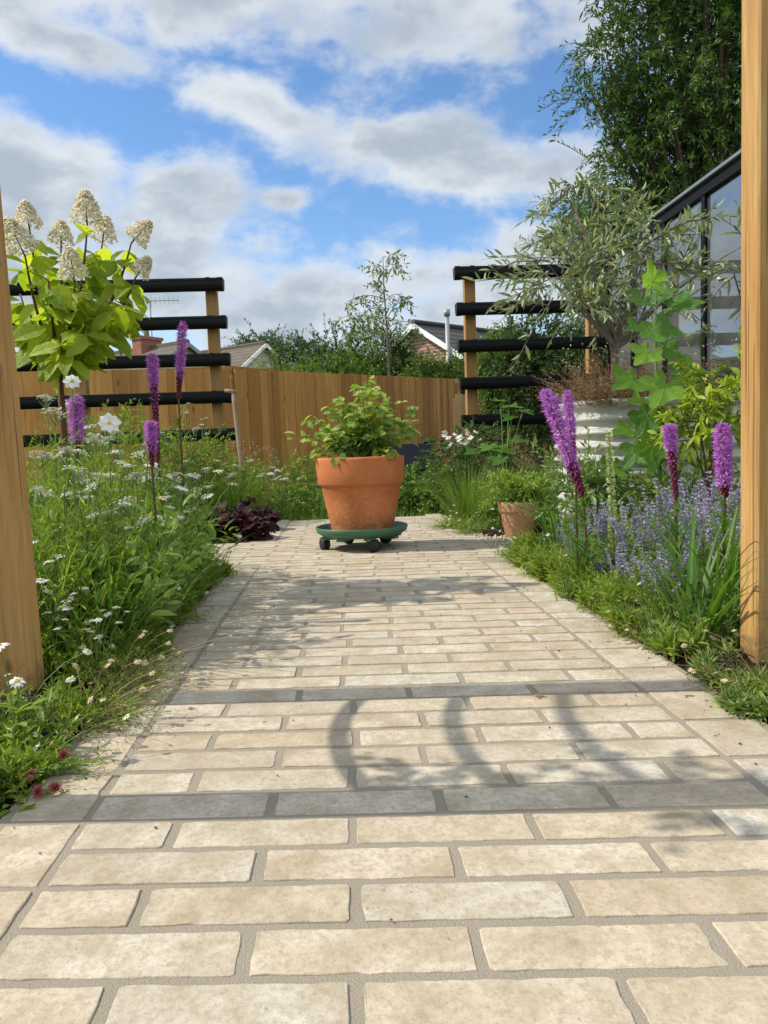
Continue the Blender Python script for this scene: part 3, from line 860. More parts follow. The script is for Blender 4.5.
# ================================================================== BLACK BOX behind the pot
bx0, bx1 = at(399, 470, 6.3)[0], at(427, 470, 6.3)[0]
zt, zf = at(410, 446, 6.55)[2], at(412, 469, 6.2)[2]
box_ = thing('storage_box', 'black sloping-lidded box on the lawn behind the big terracotta pot', 'storage box', ((bx0 + bx1) / 2, 6.35, 0))
hw = (bx1 - bx0) / 2 + .06
mb = MB()
sec = [(-.15, 0), (.2, 0), (.2, zt - .03), (-.15, zf - .03)]
mb.add([(x, y, z) for x in (-hw + .01, hw - .01) for y, z in sec], [(i, (i + 1) % 4, 4 + (i + 1) % 4, 4 + i) for i in range(4)], ngons=[[3, 2, 1, 0], [4, 5, 6, 7]])
mb.build('box_body', M['black'], box_)
mb = MB(); mb.bar((0, -.18, zf - .014), (0, .22, zt + .008), 2 * hw + .02, .024, .004); mb.build('lid', M['black_metal'], box_)
mb = MB(); mb.bar((hw - .05, .19, zt + .025), (hw + .12, .19, zt + .03), .02, .014); mb.build('handle', M['black_metal'], box_)

# ================================================================== CORRUGATED PLANTER
PX, PY, PA, PB = 1.66, 3.62, .58, .36
PX, PA = 1.80, .72
PZ = at(640, 399, PY - PB)[2]
plt = thing('corrugated_planter', 'cream corrugated metal raised planter holding the olive tree', 'raised planter', (PX, PY, 0))
th = np.linspace(0, 2 * pi, 97)[:-1]
ex = 2 / 4.5
ox, oy = np.sign(np.cos(th)) * np.abs(np.cos(th)) ** ex * PA, np.sign(np.sin(th)) * np.abs(np.sin(th)) ** ex * PB
zs = np.linspace(0, PZ, 110)
mb = MB(); V = []
for z in zs:
    k = 1 + .016 * sin((PZ - z) / .062 * 2 * pi)
    V.append(np.stack([ox * k, oy * (1 + (k - 1) * 1.6), np.full_like(ox, z)], 1))
n = 96; i = np.arange(len(zs) - 1)[:, None] * n; j = np.arange(n)[None]
mb.add(np.concatenate(V), np.stack([i + j, i + (j + 1) % n, i + n + (j + 1) % n, i + n + j], -1).reshape(-1, 4))
mb.build('corrugated_wall', M['cream_steel'], plt, True)
mb = MB(); ring = [np.stack([ox * k, oy * (1 + (k - 1) * 1.6), np.full_like(ox, z)], 1) for k, z in ((1.02, PZ - .012), (1.024, PZ), (1.015, PZ + .008), (.985, PZ + .008), (.975, PZ), (.97, PZ - .1))]
i = np.arange(5)[:, None] * n
mb.add(np.concatenate(ring), np.stack([i + j, i + (j + 1) % n, i + n + (j + 1) % n, i + n + j], -1).reshape(-1, 4))
mb.build('rim', M['cream_steel'], plt, True)
mb = MB(); mb.add(np.stack([ox * .968, oy * .95, np.full_like(ox, PZ - .035)], 1), ngons=[list(range(n))]); mb.build('planting_soil', M['compost'], plt)

# ================================================================== GREENHOUSE
GX, GW = 2.38, 2.0
GE = 2.04; GR = 2.66
ys = [3.66, 4.26, 4.86, 5.46, 6.06, 6.62]
gh = thing('greenhouse', 'black framed glass greenhouse on the right behind the olive tree', 'greenhouse', (GX + GW / 2, 5.1, 0))
def L3(x, y, z): return np.array((x - GX - GW / 2, y - 5.1, z))
for wx, s_ in ((GX, -1), (GX + GW, 1)):
    mb = MB(); mb.box(L3(wx, 5.14, .26), (.06, 2.96, .52)); 
    bp = mb.build('base_panel', M['grey_metal'], gh)
    rb = MB()
    for yy in np.arange(3.75, 6.6, .07): rb.box(L3(wx - s_ * -.034, yy, .26), (.012, .02, .50))
    rb.build('ribs', M['grey_metal'], bp)
    for yy in ys:
        mb = MB(); mb.bar(L3(wx, yy, .52), L3(wx, yy, GE - .02), .05, .045, .004, up=(0, 1, 0)); mb.build('mullion', M['black_metal'], gh)
    mb = MB(); mb.bar(L3(wx, 3.63, GE), L3(wx, 6.65, GE), .06, .07, .004); mb.build('eave_beam', M['black_metal'], gh)
    mb = MB(); mb.bar(L3(wx + s_ * .035, 3.6, GE + .05), L3(wx + s_ * .035, 6.68, GE + .05), .04, .028, .006); mb.build('eave_gutter', M['grey_metal'], gh)
    mb = MB(); mb.bar(L3(wx, 3.63, .545), L3(wx, 6.65, .545), .055, .04, .004); mb.build('sill', M['black_metal'], gh)
    for y0, y1 in zip(ys[:-1], ys[1:]):
        mb = MB(); mb.box(L3(wx, (y0 + y1) / 2, (.565 + GE - .035) / 2), (.005, y1 - y0 - .05, GE - .035 - .565)); mb.build('pane', M['glass'], gh)
        a = L3(wx, (y0 + y1) / 2, GE + .05); b = L3(GX + GW / 2, (y0 + y1) / 2, GR)
        mb = MB(); mb.bar(a + (b - a) * .03, a + (b - a) * .97, y1 - y0 - .05, .005, up=(0, 0, 1)); mb.build('roof_pane', M['glass'], gh)
    for yy in ys:
        mb = MB(); mb.bar(L3(wx, yy, GE + .04), L3(GX + GW / 2, yy, GR), .04, .045, .003); mb.build('rafter', M['black_metal'], gh)
mb = MB(); mb.bar(L3(GX + GW / 2, 3.63, GR + .03), L3(GX + GW / 2, 6.65, GR + .03), .06, .06, .004); mb.build('ridge', M['black_metal'], gh)
for yy in (3.66, 6.62):
    for xx in (GX + .66, GX + 1.34):
        mb = MB(); mb.bar(L3(xx, yy, 0), L3(xx, yy, GE + .38), .045, .045, .003, up=(0, 1, 0)); mb.build('mullion', M['black_metal'], gh)
    for xa, xb, zb in ((GX + .04, GX + .63, .03), (GX + .69, GX + 1.31, .03), (GX + 1.37, GX + 1.96, .03)):
        f = lambda x: GE + (GR - GE) * (1 - abs(x - GX - 1) / 1.0)
        q = [L3(xa, yy, zb), L3(xb, yy, zb), L3(xb, yy, f(xb)), L3((xa + xb) / 2, yy, f((xa + xb) / 2)), L3(xa, yy, f(xa))]
        mb = MB(); mb.add([v_ + np.array((0, dy, 0)) for dy in (-.0025, .0025) for v_ in q], [(i, (i + 1) % 5, 5 + (i + 1) % 5, 5 + i) for i in range(5)], ngons=[[4, 3, 2, 1, 0], [5, 6, 7, 8, 9]])
        mb.build('pane', M['glass'], gh)
bench = thing('potting_bench', 'dark slatted potting bench standing inside the greenhouse', 'potting bench', (3.9, 5.2, 0))
mb = MB()
for k in range(6): mb.box((-.22 + k * .088, 0, .78), (.07, 2.3, .025))
mb.build('bench_top', M['grey_wood'], bench)
for x in (-.2, .2):
    for y in (-1.05, 1.05):
        mb = MB(); mb.box((x, y, .382), (.05, .05, .764)); mb.build('leg', M['grey_wood'], bench)

# ================================================================== HOUSES
def house(label, apex, rz, end, length, halfw, drop, wall, roof, gable):
    """apex = world point of the gable's peak that faces us; ridge runs away from it"""
    root = thing('house', label, 'house', (apex[0], apex[1], 0), rz)
    zr_, ze = apex[2], apex[2] - drop
    s_ = -1 if end > 0 else 1                   # ridge goes along local x by s_*length
    x0, x1 = sorted((0, s_ * length))
    mb = MB()
    q = [(0, -halfw), (0, halfw)]
    V = [(x0, -halfw, 0), (x1, -halfw, 0), (x1, halfw, 0), (x0, halfw, 0), (x0, -halfw, ze), (x1, -halfw, ze), (x1, halfw, ze), (x0, halfw, ze), (x0, 0, zr_), (x1, 0, zr_)]
    mb.add(V, [(0, 1, 5, 4), (2, 3, 7, 6)], ngons=[[0, 4, 8, 7, 3], [1, 2, 6, 9, 5]])
    mb.build('wall', wall, root)
    mb = MB(); ov = .28
    for sy_ in (-1, 1):
        a = np.array((x0 - ov, 0, zr_ + .1)); b = np.array((x1 + ov, 0, zr_ + .1))
        k = (halfw + .35) / halfw
        c = np.array((x1 + ov, sy_ * halfw * k, zr_ + .1 - drop * k)); d_ = np.array((x0 - ov, sy_ * halfw * k, zr_ + .1 - drop * k))
        lo = np.array((0, 0, -.1)); V = [a, b, c, d_, a + lo, b + lo, c + lo, d_ + lo]
        mb.add(V, [(0, 1, 2, 3), (7, 6, 5, 4), (0, 4, 5, 1), (1, 5, 6, 2), (2, 6, 7, 3), (3, 7, 4, 0)])
    rf = mb.build('roof', roof, root)
    xe = -s_ * (ov + .03)
    bb = MB()
    for sy_ in (-1, 1):
        k = (halfw + .35) / halfw
        bb.bar((xe, 0, zr_ + .02), (xe, sy_ * halfw * k, zr_ + .02 - drop * k), .05, .16)
    bb.build('bargeboard', gable, root)
    mb = MB(); mb.tube([(x0 - ov, 0, zr_ + .14), (x1 + ov, 0, zr_ + .14)], .1, 8); mb.build('ridge_tiles', roof, rf)
    return root, rf
ap = at(184, 345.5, 34)
h1, rf1 = house('bungalow with a red brick chimney and aerial showing above the left fence', ap, radians(-38), 1, 9, 3.2, 1.75, M['render_wall'], M['roof_grey'], M['grey_metal'])
c = Matrix.Rotation(radians(38), 3, 'Z') @ (Vector(at(147, 342, 35.5)) - Vector((ap[0], ap[1], 0)))
mb = MB(); mb.box((c.x, c.y, c.z - .9), (.62, 1.15, 2.0)); mb.box((c.x, c.y, c.z + .13), (.74, 1.27, .14)); ch = mb.build('chimney', M['brick'], rf1)
mb = MB(); mb.lathe([(.13, 0), (.11, .3), (.13, .33), (.09, .55), (.16, .6), (.16, .68), (.001, .72)], 12, (c.x, c.y, c.z + .2)); mb.build('chimney_pot', M['bark_grey'], rf1)
q = at(148, 300, 35.5) ; hq = q[2]
mb = MB(); mb.tube([(c.x, c.y + .3, c.z), (c.x, c.y + .3, hq)], .025, 6)
dx = Vector((1, 0, 0)); dl = Matrix.Rotation(radians(38), 3, 'Z') @ dx
mb.tube([(c.x - .25 * dl.x, c.y + .3 - .25 * dl.y, hq), (c.x + 1.3 * dl.x, c.y + .3 + 1.3 * dl.y, hq)], .02, 6)
for t in np.linspace(-.15, 1.25, 8):
    pz = .16 if t > .1 else .3
    mb.tube([(c.x + t * dl.x, c.y + .3 + t * dl.y, hq - pz), (c.x + t * dl.x, c.y + .3 + t * dl.y, hq + pz)], .012, 4)
mb.build('aerial', M['steel'], h1)
ap = at(262, 346, 38)
house('grey roofed bungalow with a pale gable between the left gutter screen and the hedge', ap, radians(-40), 1, 8, 1.6, 1.15, M['render_wall'], M['roof_grey'], M['white_paint'])
ap = at(419, 327, 26)
h3, rf3 = house('brick bungalow with white gable boards beyond the hedge beside the right gutter screen', ap, radians(40), -1, 9, 2.1, 1.25, M['brick'], M['roof_dark'], M['white_paint'])
fl = Matrix.Rotation(radians(-40), 3, 'Z') @ (Vector(at(447, 316, 24.5)) - Vector((ap[0], ap[1], 0)))
mb = MB(); mb.tube([(fl.x, fl.y, 0), (fl.x, fl.y, fl.z)], .07, 12); mb.tube([(fl.x, fl.y, fl.z), (fl.x, fl.y, fl.z + .2)], .10, 12); mb.build('flue_pipe', M['steel'], h3, True)

# ================================================================== PLANT MAKERS
def petals(mb, c, n, r, w, up=(0, 0, 1), droop=.15, r0=.15):
    up = nrm(up); x = nrm(np.cross(up, (.3, .8, .1))); y = np.cross(up, x)
    a = np.arange(n) * 2 * pi / n + U(0, 6)
    D = np.cos(a)[:, None] * x + np.sin(a)[:, None] * y + U(-.22, .22, n)[:, None] * up - droop * up
    mb.leaves(np.asarray(c) + nrm(D) * r * r0, D, up, r * (1 - r0) * U(.88, 1.08, n), w, 1, .05, .1)

def daisy_head(name, parent, r, n=14, mat='fl_white', up=(0, -.25, 1), cr=.3):
    mb = MB(); petals(mb, (0, 0, 0), n, r, r * .34, up)
    f = mb.build(name, M[mat], parent)
    cb = MB(); u = nrm(up); cb.lathe([(.001, r * .14), (r * cr * .7, r * .10), (r * cr, 0.0), (r * cr * .8, -r * .06)], 10)
    c = cb.build('centre', M['fl_yellow'], f)
    q = Vector((0, 0, 1)).rotation_difference(Vector(u)); c.rotation_euler = q.to_euler()
    return f

def umbel(parent, r, mat='fl_cream', n=90, dome=.25):
    p = disc_pts(n, r); rr = np.linalg.norm(p, axis=1) / r
    # clusters
    k = 9; cc = disc_pts(k, r * .8); ix = rng.integers(0, k, n)
    p = p * .35 + cc[ix] * .75 + rng.normal(size=(n, 2)) * r * .06
    rr = np.linalg.norm(p, axis=1) / r
    P = np.stack([p[:, 0], p[:, 1], dome * r * (1 - rr ** 2) + U(-.1, .1, n) * r], 1)
    a = U(0, 6.28, n); mb = MB()
    D = np.stack([np.cos(a), np.sin(a), U(-.25, .35, n)], 1)
    mb.leaves(P - D * r * .09, D, np.array((0, 0, 1)) + rng.normal(size=(n, 3)) * .3, r * .2, r * .17, 0, curl=.1)
    sb = MB(); sb.twigs(np.repeat([[0, 0, -r * .75]], k, 0), np.stack([cc[:, 0], cc[:, 1], np.full(k, 0)], 1), r * .03, r * .02)
    o = mb.build('flower_head', M[mat], parent)
    sb.build('rays', M['stem_green'], o)
    return o

def feather(mb, st, S0, D, Ln, n=16, L=.034, Wd=.0065, droop=-.05, r=.0013):
    mb.sprays(st, S0, D, Ln, n, L, Wd, droop, .75, 0, r)

def yarrow(h=.6, nst=5, mat='fl_cream', sp=.10, label='', group='white yarrow in the left border', r=(.022, .036), leafy=1.0, name='yarrow_plant', cat='yarrow'):
    root = thing(name, label, cat, group=group)
    st = MB(); lf = MB(); heads = []
    for i in range(nst):
        a = U(0, 6.28); b = np.array((cos(a) * sp * U(.1, .35), sin(a) * sp * U(.1, .35), 0))
        t = np.array((cos(a) * sp * U(.3, 1), sin(a) * sp * U(.3, 1), h * (1 if i == 0 else U(.72, .98))))
        pts = bez(b, (b[0], b[1], t[2] * .6), t, 6); st.tube(pts, np.linspace(.0028, .0016, 6), 4, False)
        heads.append((t, U(*r)))
        m_ = int(7 * leafy); f = U(.08, .9, m_); base = b + (t - b) * f[:, None]
        aa = U(0, 6.28, m_); feather(lf, None, base, np.stack([np.cos(aa), np.sin(aa), U(.2, .9, m_)], 1), U(.05, .10, m_), 12, .016, .004, .15)
    m_ = int(14 * leafy); aa = U(0, 6.28, m_); feather(lf, None, np.stack([np.cos(aa) * .02, np.sin(aa) * .02, U(0, .06, m_)], 1), np.stack([np.cos(aa), np.sin(aa), U(.6, 1.6, m_)], 1), U(.12, .24, m_), 18, .02, .004, .25)
    st.build('stems', M['stem_green'], root); lf.build('leaves', M['lf_bed'], root)
    for t, r_ in heads:
        o = umbel(root, r_, mat); o.location = t; o.rotation_euler = (U(-.1, .5), U(-.35, .35), U(0, 6) * 0)
    return root

def daisies(h=.3, nst=6, r=.018, sp=.12, label='', group=None, name='daisy_plant', cat='daisy', leaf=True, pet=14, lean=(0, 0)):
    root = thing(name, label, cat, group=group)
    st = MB(); lf = MB()
    proto = None
    for i in range(nst):
        a = U(0, 6.28); q = sp * U(.15, 1)
        b = np.array((cos(a) * q * .3, sin(a) * q * .3, 0))
        t = np.array((cos(a) * q + lean[0], sin(a) * q + lean[1], h * (1 if i == 0 else U(.5, .98))))
        pts = bez(b, (b[0], b[1], t[2] * .75), t, 6); st.tube(pts, np.linspace(.0018, .0010, 6), 4, False)
        if i < 2:
            proto = daisy_head('flower', root, r * U(.9, 1.1), pet, up=(U(-.3, .3), -.35 + U(-.3, .3), 1)); proto.location = t
        else:
            o = copy_tree(proto, root); o.location = t; o.rotation_euler = (U(-.35, .35), U(-.35, .35), U(0, 6)); k = U(.8, 1.1); o.scale = (k, k, k)
    if leaf:
        m_ = 60; p = disc_pts(m_, sp); aa = U(0, 6.28, m_)
        lf.leaves(np.c_[p, U(0, h * .45, m_)], np.stack([np.cos(aa), np.sin(aa), U(.1, 1.2, m_)], 1), (0, 0, 1), U(.03, .065, m_), U(.009, .018, m_), 1)
        lf.build('leaves', M['lf_bed'], root)
    st.build('stems', M['stem_green'], root)
    return root

def fleabane(label, sp=.14, h=.13, n=12, lean=(0, 0), mat='fl_white', group='low fleabane spilling over the path edges'):
    """low sprawling mat of thin stems with tiny daisies"""
    root = thing('fleabane_clump', label, 'fleabane', group=group)
    st = MB(); lf = MB(); m_ = 90
    a = U(0, 6.28, m_); D = np.stack([np.cos(a) + lean[0] * 4, np.sin(a) + lean[1] * 4, U(.3, 1.5, m_)], 1)
    p = disc_pts(m_, sp * .5)
    lf.sprays(st, np.c_[p, np.zeros(m_)], D, U(.5, 1.1, m_) * sp, 12, .017, .0048, .3, .8, 0, .0008)
    lf.build('leaves', M['lf_bed'], root)
    pr = None
    for i in range(n):
        aa = U(0, 6.28); q = sp * U(.2, 1.15)
        t = np.array((cos(aa) * q + lean[0], sin(aa) * q + lean[1], h * U(.35, 1.05)))
        st.tube(bez((t[0] * .2, t[1] * .2, .01), (t[0] * .5, t[1] * .5, t[2] * .9), t, 5), .0007, 3, False)
        if pr is None or i == 1:
            pr = daisy_head('flower', root, .0085, 12, mat, up=(U(-.3, .3), -.4, 1), cr=.38); pr.location = t
        else:
            o = copy_tree(pr, root); o.location = t; o.rotation_euler = (U(-.5, .5), U(-.5, .5), U(0, 6)); k = U(.7, 1.2); o.scale = (k, k, k)
    st.build('stems', M['stem_dry'] if mat != 'fl_white' else M['stem_green'], root)
    return root

def liatris(label, px, ptop, pbloom, pbud, Y, lean_px=0, wpx=16, group='purple blazing star spikes', leafy=True, buds_pale=False):
    """tall spike: fluffy magenta above, dark unopened/spent buds below, narrow whorled leaves"""
    top = at(px, ptop, Y); bl = at(px + lean_px * (pbloom - ptop) / 100, pbloom, Y); bd = at(px + lean_px * (pbud - ptop) / 100, pbud, Y)
    base = np.array((bd[0] + lean_px * .0004, Y + .01, 0.0))
    root = thing('blazing_star', label, 'blazing star', base, group=group)
    top, bl, bd = top - base, bl - base, bd - base
    st = MB(); st.tube(bez((0, 0, 0), (0, 0, bd[2] * .6), bd, 7), np.linspace(.0045, .0035, 7), 6); st.tube([bd, bl, top], [.0035, .003, .002], 6)
    st.build('stem', M['stem_brown'], root)
    R_ = wpx * Y / F / 2
    # bloom
    n = 950; t = U(0, 1, n)
    ax = bl - top; P = top + ax * t[:, None]
    prof = np.clip(np.minimum((t + .02) / .16, 1) ** .6, .35, 1) * (1 - .12 * t)
    a = U(0, 6.28, n)
    D = np.stack([np.cos(a), np.sin(a), U(-.35, .75, n)], 1)
    mb = MB(); mb.leaves(P + D * R_ * .18 * prof[:, None], D, rng.normal(size=(n, 3)), R_ * prof * U(.7, 1.1, n), R_ * .12, 0, curl=.5)
    n2 = 200; t = U(0, 1, n2); a = U(0, 6.28, n2); prof = np.clip(np.minimum((t + .02) / .16, 1) ** .6, .35, 1)
    D = np.stack([np.cos(a), np.sin(a), U(-.3, .5, n2)], 1)
    mb.leaves(top + ax * t[:, None] + D * (R_ * .45 * prof)[:, None], D + rng.normal(size=(n2, 3)) * .5, rng.normal(size=(n2, 3)), R_ * .35, R_ * .26, 0)
    n3 = 110; t = U(0, .45, n3) ** 1.4; a = U(0, 6.28, n3); D = np.stack([np.cos(a), np.sin(a), U(-.5, .5, n3)], 1)
    mb.leaves(bl + (bd - bl) * t[:, None] + D * R_ * .3, D, rng.normal(size=(n3, 3)), R_ * U(.35, .7, n3), R_ * .13, 0, curl=.8)
    mb.build('flower_spike', M['fl_purple'], root)
    # dark buds
    ax = bd - bl; Ls = np.linalg.norm(ax)
    if Ls > .02:
        n = int(min(110, Ls / .0016)); t = (np.arange(n) + .5) / n; a = np.arange(n) * 2.39996
        rr = R_ * .42 * (1 - .45 * t)
        C = bl + ax * t[:, None] + np.stack([np.cos(a) * rr, np.sin(a) * rr, 0 * a], 1)
        mb = MB()
        s = R_ * .26 * (1 - .3 * t)
        o6 = np.array([(1, 0, 0), (0, 1, 0), (-1, 0, 0), (0, -1, 0), (0, 0, 1.5), (0, 0, -1.2)])
        V = C[:, None] + o6[None] * s[:, None, None]
        k = np.arange(n)[:, None] * 6
        mb.add(V.reshape(-1, 3), tris=np.concatenate([k + f for f in ([0, 1, 4], [1, 2, 4], [2, 3, 4], [3, 0, 4], [1, 0, 5], [2, 1, 5], [3, 2, 5], [0, 3, 5])]))
        mb.build('bud_spike', M['fl_bud'], root, True)
    if leafy:
        n = 90; t = U(.05, .95, n) ** 1.3; a = U(0, 6.28, n)
        P = bez((0, 0, 0), (0, 0, bd[2] * .6), bd, 50)[(t * 49).astype(int)]
        mb = MB(); mb.blades(P, a, U(.5, .95, n), U(.2, .9, n), U(.10, .22, n) * (1.1 - .85 * t), .0065, 3)
        mb.build('leaves', M['lf_bed_dark'], root)
    return root

def strap(label, n=45, L=(.25, .45), w=.011, sp=.05, group=None, name='strap_leaf_clump', cat='lily clump', mat='lf_bed_dark', a0=(.05, .5), bend=(.3, 1.5)):
    root = thing(name, label, cat, group=group)
    p = disc_pts(n, sp); mb = MB()
    mb.blades(np.c_[p, np.zeros(n)], np.arctan2(p[:, 1], p[:, 0]) + U(-.6, .6, n), U(*a0, n), U(*bend, n), U(*L, n), U(.7, 1.15, n) * w, 7)
    mb.build('leaves', M[mat], root)
    return root

def catmint(label='', h=.4, n=9, mat='fl_lavender', sp=.16, group='lavender catmint in the right border'):
    root = thing('catmint_plant', label, 'catmint', group=group)
    st = MB(); lf = MB()
    for i in range(n):
        a = U(0, 6.28); q = sp * U(.1, 1)
        t = np.array((cos(a) * q, sin(a) * q, h * (1 if i == 0 else U(.62, .97)))); b = np.array((cos(a) * q * .3, sin(a) * q * .3, 0))
        pts = bez(b, (b[0] + (t[0] - b[0]) * .2, b[1] + (t[1] - b[1]) * .2, t[2] * .6), t, 8)
        st.tube(pts, np.linspace(.0018, .001, 8), 4, False)
        d = pts[-1] - pts[4]; fl = MB()
        for k in range(10):
            c = pts[4] + d * (k + U(0, .4)) / 9.6; m_ = 11; aa = U(0, 6.28, m_)
            fl.leaves(np.repeat(c[None], m_, 0), np.stack([np.cos(aa), np.sin(aa), U(-.2, .8, m_)], 1), rng.normal(size=(m_, 3)), U(.008, .015, m_), U(.006, .010, m_), 0)
        fl.build('flower_spike', M[mat], root)
        m_ = 16; f = U(0, .62, m_); P = pts[(f * 7).astype(int)]; aa = U(0, 6.28, m_)
        lf.leaves(P + rng.normal(size=(m_, 3)) * .004, np.stack([np.cos(aa), np.sin(aa), U(-.1, .8, m_)], 1), (0, 0, 1), U(.018, .034, m_), U(.010, .016, m_), 1)
    st.build('stems', M['stem_green'], root); lf.build('leaves', M['lf_catmint'], root)
    return root

def lobed(mb, P, D, Nn, size, lobes=5, depth=.34, cup=.12):
    """one broad palmate leaf"""
    D = nrm(D); S = nrm(np.cross(D, Nn)); N_ = np.cross(S, D)
    k = 41; th = np.linspace(-pi * .93, pi * .93, k)
    r = (1 - depth) + depth * (1 - np.abs((th * lobes / (2 * pi) + .5) % 1 * 2 - 1)) ** .9
    r *= (.55 + .45 * np.cos(th / 2) ** 1.2) * (1 + .05 * np.sin(th * 17) + .03 * np.sin(th * 9 + 1))
    x, y = r * np.cos(th), r * np.sin(th) * .95
    z = cup * (np.abs(y)) ** 1.3 - .22 * (np.maximum(x, 0)) ** 2 + .03 * np.cos(th * lobes) + .05 * r * np.sin(th * 7 + size * 900)
    V = np.asarray(P) + size * (x[:, None] * D + y[:, None] * S + z[:, None] * N_)
    # inner ring for a smoother surface
    V2 = np.asarray(P) + size * (.5 * x[:, None] * D + .5 * y[:, None] * S + (.25 * z - .02)[:, None] * N_)
    allv = np.concatenate([V, V2, [np.asarray(P)]]); i = np.arange(k - 1)
    mb.add(allv, np.stack([k + i, i, i + 1, k + i + 1], 1), np.stack([np.full(k - 1, 2 * k), k + i, k + i + 1], 1))

def crown_tree(name, label, cat, base, ells, nclump, nleaf, L, Wd, lmat, bmat, trunk_r, group=None, fork=.35, twigl=.6, droop=.25, detail=0, limbs=14, parts=('trunk', 'crown'), upb=.6, shell=.45):
    """tapered trunk, limbs to every lobe, twigs with real leaves through the crown's volume"""
    root = thing(name, label, cat, base, group=group)
    base = np.asarray(base, float)
    ells = [(np.asarray(c, float) - base, np.asarray(r, float)) for c, r in ells]
    tb = MB(); C0 = sum(c for c, r in ells) / len(ells)
    top = np.array((C0[0], C0[1], C0[2])); fk = top * fork; fk[:2] *= .5
    tb.tube(bez((0, 0, -.1), (0, 0, fk[2] * .7), fk, 7), np.linspace(trunk_r, trunk_r * .75, 7), 9)
    vol = np.array([r.prod() ** (2 / 3) for c, r in ells]); vol /= vol.sum()
    S = []; Dr = []
    for (c, r), v in zip(ells, vol):
        nl_ = max(2, int(limbs * v))
        for i in range(nl_):
            d = nrm(rng.normal(size=3) + np.array((0, 0, .25))); e = c + d * r * U(.45, .85)
            mid = fk + (e - fk) * .5 + np.array((0, 0, 1)) * np.linalg.norm(e - fk) * U(-.02, .16)
            tb.tube(bez(fk + rng.normal(size=3) * trunk_r * .3, mid, e, 7), np.linspace(trunk_r * .5, trunk_r * .08, 7), 6)
        n = int(nclump * v); d = nrm(rng.normal(size=(n, 3)))
        q = U(0, 1, n) ** shell
        p = c + d * r * q[:, None]
        S.append(p); Dr.append(nrm(d * r * .8 + rng.normal(size=(n, 3)) * .45 * r.mean()))
    S = np.concatenate(S); Dr = np.concatenate(Dr)
    keep = S[:, 2] > .02
    S, Dr = S[keep], Dr[keep]
    lf = MB(); tw = MB()
    lf.sprays(tw, S, Dr, twigl * U(.6, 1.3, len(S)), nleaf, L, Wd, droop, .85, detail, max(L * .05, .002), upb)
    tb.merge(tw)
    tb.build(parts[0], bmat, root); lf.build(parts[1], lmat, root)
    return root

# ================================================================== LEFT SIDE
# ---- hydrangea grown as a small standard tree
Y0 = 2.7
hb = at(63, 400, Y0); hb[2] = 0
hyd = thing('hydrangea_tree', 'small yellow-green hydrangea tree with cream flower cones left of the path', 'hydrangea', hb)
st = MB(); lf = MB()
fork = at(59, 372, Y0) - hb
st.tube(bez((0, 0, 0), (0, 0, .3), fork, 7), np.linspace(.014, .011, 7), 8)
pan = [(87, 222, 2.64, 1.12, (0, 0)), (29, 226, 2.78, .95, (-.1, 0)), (23, 252, 2.58, 1.2, (-.35, -.2)), (61, 244, 2.82, .95, (0, .2)), (103, 238, 2.86, .95, (.1, .3)),
       (134, 240, 2.70, .92, (.95, 0)), (138, 274, 2.66, .75, (.9, -.3)), (74, 278, 2.50, 1.0, (0, -.35))]
ends = [(at(a, b, c) - hb, k, d) for a, b, c, k, d in pan]
extra = [at(a, b, c) - hb for a, b, c in ((48, 275, 2.45), (112, 290, 2.55), (102, 310, 2.9), (30, 310, 2.6), (120, 305, 2.75), (85, 320, 2.5), (20, 290, 2.9), (60, 330, 2.42))]
def big_leaves(P, out, n, L=(.075, .122)):
    a = U(0, 6.28, n); D = np.stack([np.cos(a), np.sin(a), U(-1.1, .25, n)], 1) + np.asarray(out) * .4
    L_ = U(*L, n)
    lf.leaves(P, D, np.array((0, -.45, .7)) + rng.normal(size=(n, 3)) * .45, L_, L_ * U(.46, .60, n), 1, .10, .22)
for i, (e, k, d) in enumerate(ends + [(x, 0, (0, 0)) for x in extra]):
    ax = nrm(np.array((d[0], d[1], 1.0)))
    mid = fork + (e - fork) * .45 + np.array(((e - fork)[0] * .25, (e - fork)[1] * .25, -.03))
    pts = bez(fork, mid, e - ax * .015, 9)
    st.tube(pts, np.linspace(.0085, .003, 9), 6)
    for j in (2, 3, 4, 5, 6, 7):
        big_leaves(pts[j] + rng.normal(size=(3 + (j > 4), 3)) * .014, ax * .2, 3 + (j > 4))
    big_leaves(np.repeat(pts[-1][None] - ax * .03, 3, 0), ax * .2, 3)
    if k:
        n = 520; H_ = .092 * k; R_ = .048 * k
        t = U(0, 1, n); a = U(0, 6.28, n); r = R_ * (1 - t) ** .6 * np.sqrt(U(.25, 1, n)) + .004
        x = nrm(np.cross(ax, (.2, .9, .1))); y = np.cross(ax, x)
        P = e + ax * (t * H_)[:, None] + (np.cos(a) * r)[:, None] * x + (np.sin(a) * r)[:, None] * y
        pm = MB()
        for q in range(2):
            D = rng.normal(size=(n, 3)); pm.leaves(P - nrm(D) * .006, D, rng.normal(size=(n, 3)), .0105 * k, .0085 * k, 0)
        pm.build('flower_panicle', M['fl_panicle'], hyd)
        st.tube([e - ax * .015, e + ax * H_ * .9], [.003, .001], 5)
st.build('branches', M['stem_brown'], hyd, True); lf.build('leaves', M['lf_hydrangea'], hyd)

# ---- blazing stars on the left
liatris('fat purple blazing star nearest the left arch post, beneath the hydrangea trunk', 76, 396, 437, 452, 2.35, 2, 17)
liatris('purple blazing star with a long dark red bud stem in front of the left screen', 152, 354, 385, 462, 2.5, 6, 13)
liatris('tallest purple blazing star on the left, rising above the third black gutter', 183, 322, 372, 398, 2.75, -6, 12)
liatris('short purple blazing star bloom low among the cream yarrow heads', 151, 422, 444, 466, 2.2, 2, 14)

